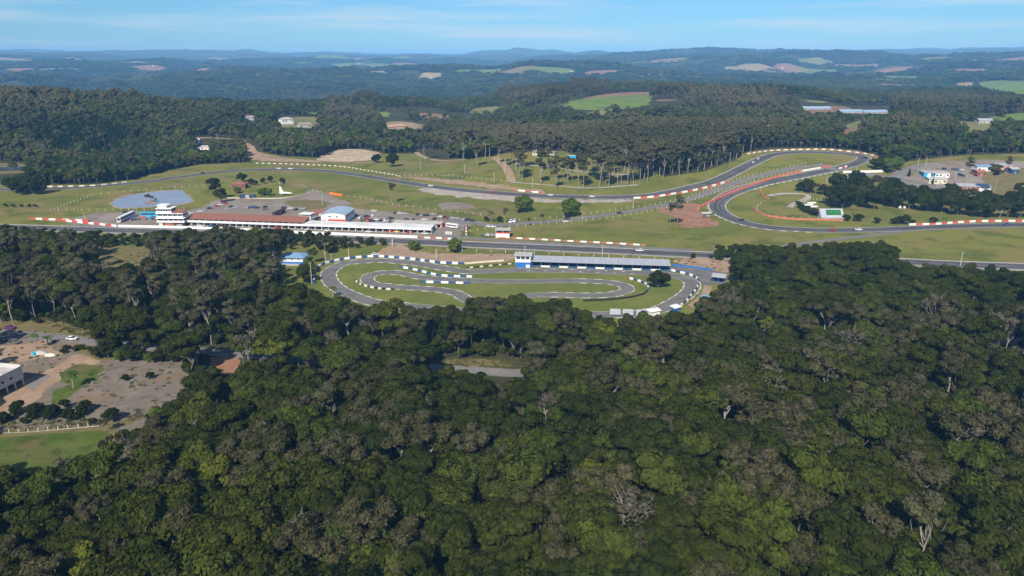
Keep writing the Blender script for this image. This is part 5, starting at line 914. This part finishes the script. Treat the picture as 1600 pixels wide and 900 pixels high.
# aircraft monument
p = P(446, 304.5); r = empty('aircraft', p, math.radians(-4)); tag(r, 'white jet aircraft monument with tall tail fin on the lawn', 'aircraft'); Wm = C['white']
MB().tube([(-5,0,1.9),(-3.5,0,1.8),(0,0,1.75),(3,0,1.7),(5,0,1.55),(6.4,0,1.5)], [.55,.8,.95,.9,.55,.08], 12).build('fuselage', Wm, r); MB().hexa([(-3.2,-4.2,1.5),(-1.8,-4.2,1.5),(1.5,-.6,1.4),(-2.8,-.6,1.4)], [(-3.2,-4.2,1.6),(-1.8,-4.2,1.6),(1.5,-.6,1.7),(-2.8,-.6,1.7)]).build('wing', Wm, r); MB().hexa([(-2.8,.6,1.4),(1.5,.6,1.4),(-1.8,4.2,1.5),(-3.2,4.2,1.5)], [(-2.8,.6,1.7),(1.5,.6,1.7),(-1.8,4.2,1.6),(-3.2,4.2,1.6)]).build('wing', Wm, r)
MB().hexa([(-5,-.14,2.1),(-1.6,-.14,2.4),(-1.6,.14,2.4),(-5,.14,2.1)], [(-4.8,-.06,7.6),(-3.7,-.06,7.6),(-3.7,.06,7.6),(-4.8,.06,7.6)]).build('tail_fin', Wm, r); MB().hexa([(-5,-2.2,1.9),(-3.6,-2.2,1.9),(-3.6,2.2,1.9),(-5,2.2,1.9)], [(-5,-2.2,2.02),(-3.6,-2.2,2.02),(-3.6,2.2,2.02),(-5,2.2,2.02)]).build('tailplane', Wm, r); MB().tube([(1.5,0,2.5),(2.4,0,2.75),(3.6,0,2.3)], [.15,.42,.12], 8).build('canopy', M_GLASS, r); MB().box(-.4,.4,-.3,.3,-.3,1.2).build('plinth', C['grey'], r)
# buses, trucks, banners
def bus(a, b, h, m, label, nm='bus', stripe=None, cat='bus'):
    r, L = bld(nm, a, b, label, cat, .1); MB().box(0, L, 0, 2.6, .5, h).build('body', m, r); MB().box(.5, L-.5, -.04, .02, h*.52, h*.82).build('windows', M_GLASS, r); MB().box(-.04, .02, .3, 2.3, h*.4, h*.85).build('windscreen', M_GLASS, r)
    if stripe: MB().box(L*.4, L*.62, -.05, .02, .7, h*.95).build('panel', stripe, r)
    for x in (L*.18, L*.75):
        for y in (.12, 2.48): MB().tube([(x,y-.15,.5),(x,y+.15,.5)], .5, 10).build('wheel', C['tyre'], r)
bus((374,310.3),(399,310.5), 3.3, mat('navy_bus', (0.05,0.09,0.15), 0.4, 0.1, 0.4), 'dark blue bus with a pale panel parked by the monument lawn', stripe=C['grey']); bus((220,340),(245.5,339.6), 3.8, M_CYAN, 'bright blue bus behind the control tower end of the yard'); bus((189,348.5),(212,337.5), 4.0, mat('trailer_white', (0.62,0.64,0.66), 0.5, 0.06, 0.3), 'long white lorry trailer parked on the pit entry gravel', 'lorry', None, 'lorry'); bus((431,339.5),(446,332.5), 3.4, C['dark'], 'long dark lorry on the brown part of the gravel yard', 'lorry', C['brick_red'], 'lorry'); bus((697,355.5),(714,358), 3.0, C['white'], 'white box trailer at the end of the small garages', 'box_trailer', None, 'trailer'); bus((1450,282.6),(1466,283.5), 2.6, C['white'], 'white flat lorry by the cream shed', 'lorry', None, 'lorry')
for k, (a, b, m, w) in enumerate((((204,345.5),(215,344.5),mat('navy_canvas', (0.04,0.06,0.12), 0.8, 0.1, 0.5),'dark blue awning tent next to the white lorry trailer'), ((228,344.5),(236,344),M_CYAN,'blue awning tent in front of the blue bus'), ((222,345),(227,344.8),C['red'],'small red awning between the lorry and the blue tent'), ((1097,339),(1111,338.5),C['grey'],'grey marshals tent beside the red tyre wall'))):
    r, L = bld('awning', a, b, w, 'awning', .1); roof_gable(r, L, 4, 2.3, .9, m, .3)
    for x in (.1, L-.25):
        for y in (.1, 3.8): MB().box(x, x+.12, y, y+.12, -.1, 2.35).build('pole', C['grey'], r)
    MB().box(.3, L-.3, 1.2, 2.4, 0, .9).build('table', m, r)
r, L = bld('inflatable_barrier', (515.5,303.5), (535,307), 'bright orange inflatable barrier on the grass by the fence', 'barrier', .05); MB().extr_x([(-.7,0),(.7,0),(.85,.9),(.55,1.9),(-.55,1.9),(-.85,.9)], 0, L).build('tube', C['orange'], r)
for i in range(1, 5): MB().extr_x([(-.75,0),(.75,0),(.9,.9),(.58,1.95),(-.58,1.95),(-.9,.9)], L*i/5-.1, L*i/5+.1).build('band', C['coral'], r)
r, L = bld('sign_board', (696,366.5), (706,367), 'white framed sign board on the asphalt beside the pit end', 'sign', .1); MB().box(0, L, 0, .2, .2, 2.0).build('frame', C['white'], r); MB().box(.4, L-.4, -.04, .0, .6, 1.6).build('face', C['grey'], r)
r, L = bld('gate_pillar', (727.5,367.5), (729.5,367.6), 'striped red and white gate pillar at the paddock entrance', 'pillar', .1)
for i in range(6): MB().box(0, L, 0, .9, i*1.1, i*1.1+1.08).build('band', C['red'] if i % 2 else C['white'], r)
p = P(614, 385); r = empty('gate_post', p); tag(r, 'short cream gate post at the top of the dirt access', 'post'); MB().box(-.3,.3,-.3,.3,-.2,4.2).build('shaft', C['cream'], r); MB().box(-.4,.4,-.4,.4,4.2,4.4).build('cap', C['white'], r)
# dead bush on the pond islet, boats of turf
for u, v, h in ((231,316.5,14),(238,316.8,12),(244,317,8)): at(5, u, v, h, 'dry brown bush on the islet in the pond', 'islet_bush', 'dry bushes on the pond islet', 1.0, wide=0.8)
for k in range(5):
    r, L = bld('solar_array', (-14+k*10.5, 268-k*.4), (-5+k*10.5, 267.6-k*.4), 'dark solar panel table at the foot of the wooded hill', 'solar array'); r['group'] = 'solar tables'; MB().hexa([(0,0,.8),(L,0,.8),(L,7,3.0),(0,7,3.0)], [(0,0,.9),(L,0,.9),(L,7,3.1),(0,7,3.1)]).build('panel', mat('solar_cells', (0.02,0.03,0.06), 0.3, 0.1, 0.5, spec=0.5), r); MB().box(.5, .7, 1, 1.2, -.5, 1.2).box(L-.7, L-.5, 1, 1.2, -.5, 1.2).box(.5, .7, 6, 6.2, -.5, 2.8).box(L-.7, L-.5, 6, 6.2, -.5, 2.8).build('stand', C['grey'], r)
# farmhouses on the far hills
FH = ((104,114),(202,95),(240,104),(318,114),(262,104),(58,97),(560,100),(645,97),(610,89),(915,99),(1025,115),(1034,116),(1043,117),(1125,119),(1306,106),(1311,105),(1085,113),(1540,123),(1532,125),(1400,126),(1015,116),(893,113),(1260,122),(690,108),(765,120),(480,101),(1222,107),(1452,108),(1330,118),(1140,100))
for i, (u, v) in enumerate(FH):
    p = P(u, v); r = empty('farmhouse', p, random.uniform(-.4, .4)); s = random.uniform(9, 17); tag(r, 'tiny white farmhouse far away on the hazy hills', 'house', 'farmhouses on the far hills'); MB().box(-s/2, s/2, -5, 5, -6, 6).build('wall', C['white'], r); o = roof_gable(r, s, 10, 6.0, 3.0, M_TILE if i % 3 == 0 else C['grey'], .6, 'x', -s/2); o.location.y = -5
    for x in (-.25, .25): MB().box(s*x-.8, s*x+.8, -5.08, -4.9, 2, 4.4).build('window', M_GLASS, r)

# weeds and tufts: countless low clumps on the rough ground
def tufts():
    pts = []; tr = 0
    for poly, n in (([(90,575),(285,568),(290,620),(225,660),(120,655)], 150), ([(-40,505),(150,520),(155,560),(60,600),(-40,600)], 110), ([(60,500),(170,512),(172,528),(110,522)], 260), ([(-40,660),(170,655),(168,668),(-40,676)], 200), ([(620,384),(1030,398),(1030,408),(640,396)], 160), ([(1020,402),(1150,408),(1200,425),(1120,425)], 120), ([(680,560),(800,562),(805,576),(690,572)], 140), ([(110,392),(300,395),(250,412),(120,415)], 160), ([(455,415),(490,415),(490,455),(440,455)], 60)):
        us = [a for a, b in poly]; vs = [b for a, b in poly]; c = 0
        while c < n:
            u = random.uniform(min(us), max(us)); v = random.uniform(min(vs), max(vs)); c += 1
            if bool(pip(np.array([u]), np.array([v]), poly)[0]):
                d = ray(u, v); t = H/-d[2]; pts.append((d[0]*t, d[1]*t))
    rng = np.random.default_rng(5); V = []; k = 0
    for x, y in pts:
        z = float(T(x, y)) if y < 230 else 0.0; m = rng.integers(10, 26); r = rng.uniform(0.25, 0.9); a = rng.uniform(0, 6.28, m); rr = r*np.sqrt(rng.uniform(0, 1, m))
        for i in range(m):
            c = np.array([x+rr[i]*math.cos(a[i]), y+rr[i]*math.sin(a[i]), z]); d = rng.normal(size=3)*0.25; hh = rng.uniform(0.2, 0.7)*r*1.2; w = rng.normal(size=2)*0.14
            V += [c+[w[0], w[1], 0], c-[w[0], w[1], 0], c+np.array([d[0]-w[0], d[1]-w[1], hh]), c+np.array([d[0]+w[0], d[1]+w[1], hh])]
    o = link('weed_tufts', np_mesh('weed_tufts', np.array(V), np.arange(len(V)).reshape(-1, 4), [leaf_mat('weed_leaves', (0.09,0.10,0.03), (0.14,0.13,0.05))])); o['tint'] = 0.4
    tag(o, 'low weeds and tufts scattered over the rough ground', 'weeds', kind='stuff')
tufts()
# ------------------------------------------------------------------ the rest of the woods: one mass
def forest():
    pts = np.concatenate(PTS); k = np.concatenate(PK).astype(np.int32); s = np.concatenate(PS).astype(np.float32); t = np.concatenate(PT).astype(np.float32)
    me = bpy.data.meshes.new('forest'); me.vertices.add(len(pts)); me.vertices.foreach_set('co', pts.astype(np.float32).ravel())
    me.attributes.new('kind_index', 'INT', 'POINT').data.foreach_set('value', k); me.attributes.new('tint', 'FLOAT', 'POINT').data.foreach_set('value', t)
    me.attributes.new('size', 'FLOAT_VECTOR', 'POINT').data.foreach_set('vector', s.ravel())
    r = np.zeros((len(pts), 3), np.float32); r[:, 2] = RNG.uniform(0, 6.283, len(pts)); me.attributes.new('turn', 'FLOAT_VECTOR', 'POINT').data.foreach_set('vector', r.ravel())
    o = link('forest', me); tag(o, 'dense mixed forest covering the slopes and far hills', 'forest', kind='stuff')
    g = bpy.data.node_groups.new('forest_nodes', 'GeometryNodeTree'); N = g.nodes; L = g.links
    g.interface.new_socket('Geometry', in_out='INPUT', socket_type='NodeSocketGeometry'); g.interface.new_socket('Geometry', in_out='OUTPUT', socket_type='NodeSocketGeometry')
    gi_ = N.new('NodeGroupInput'); go = N.new('NodeGroupOutput'); jn = N.new('GeometryNodeJoinGeometry'); L.new(jn.outputs[0], go.inputs[0])
    def attr(nm, dt):
        a = N.new('GeometryNodeInputNamedAttribute'); a.data_type = dt; a.inputs['Name'].default_value = nm; return a.outputs['Attribute']
    ak = attr('kind_index', 'INT'); asz = attr('size', 'FLOAT_VECTOR'); ar = attr('turn', 'FLOAT_VECTOR')
    for kk in sorted(set(k.tolist())):
        c = N.new('FunctionNodeCompare'); c.data_type = 'INT'; c.operation = 'EQUAL'; L.new(ak, c.inputs[2]); c.inputs[3].default_value = int(kk)
        j = N.new('GeometryNodeJoinGeometry')
        for ob in SRC[kk]:
            oi = N.new('GeometryNodeObjectInfo'); oi.transform_space = 'ORIGINAL'; oi.inputs['Object'].default_value = ob; oi.inputs['As Instance'].default_value = False; L.new(oi.outputs['Geometry'], j.inputs[0])
        ip = N.new('GeometryNodeInstanceOnPoints'); L.new(gi_.outputs[0], ip.inputs['Points']); L.new(c.outputs[0], ip.inputs['Selection']); L.new(j.outputs[0], ip.inputs['Instance']); L.new(ar, ip.inputs['Rotation']); L.new(asz, ip.inputs['Scale'])
        L.new(ip.outputs[0], jn.inputs[0])
    md = o.modifiers.new('forest', 'NODES'); md.node_group = g
    print('forest instances', len(pts))
forest()
# ------------------------------------------------------------------ haze
def haze():
    m = bpy.data.materials.new('haze_air'); m.use_nodes = True; N = m.node_tree.nodes; L = m.node_tree.links
    for n in list(N): N.remove(n)
    out = N.new('ShaderNodeOutputMaterial'); v = N.new('ShaderNodeVolumePrincipled'); L.new(v.outputs[0], out.inputs['Volume'])
    v.inputs['Color'].default_value = (0.21, 0.53, 1.0, 1); v.inputs['Density'].default_value = HAZE; v.inputs['Anisotropy'].default_value = -0.25; v.inputs['Absorption Color'].default_value = (0.12, 0.12, 0.12, 1)
    mb = MB().box(-36500, 36500, -1500, 36500, -170, 330)
    tag(mb.build('haze', m), kind='stuff')
HAZE = 0.00009
haze()
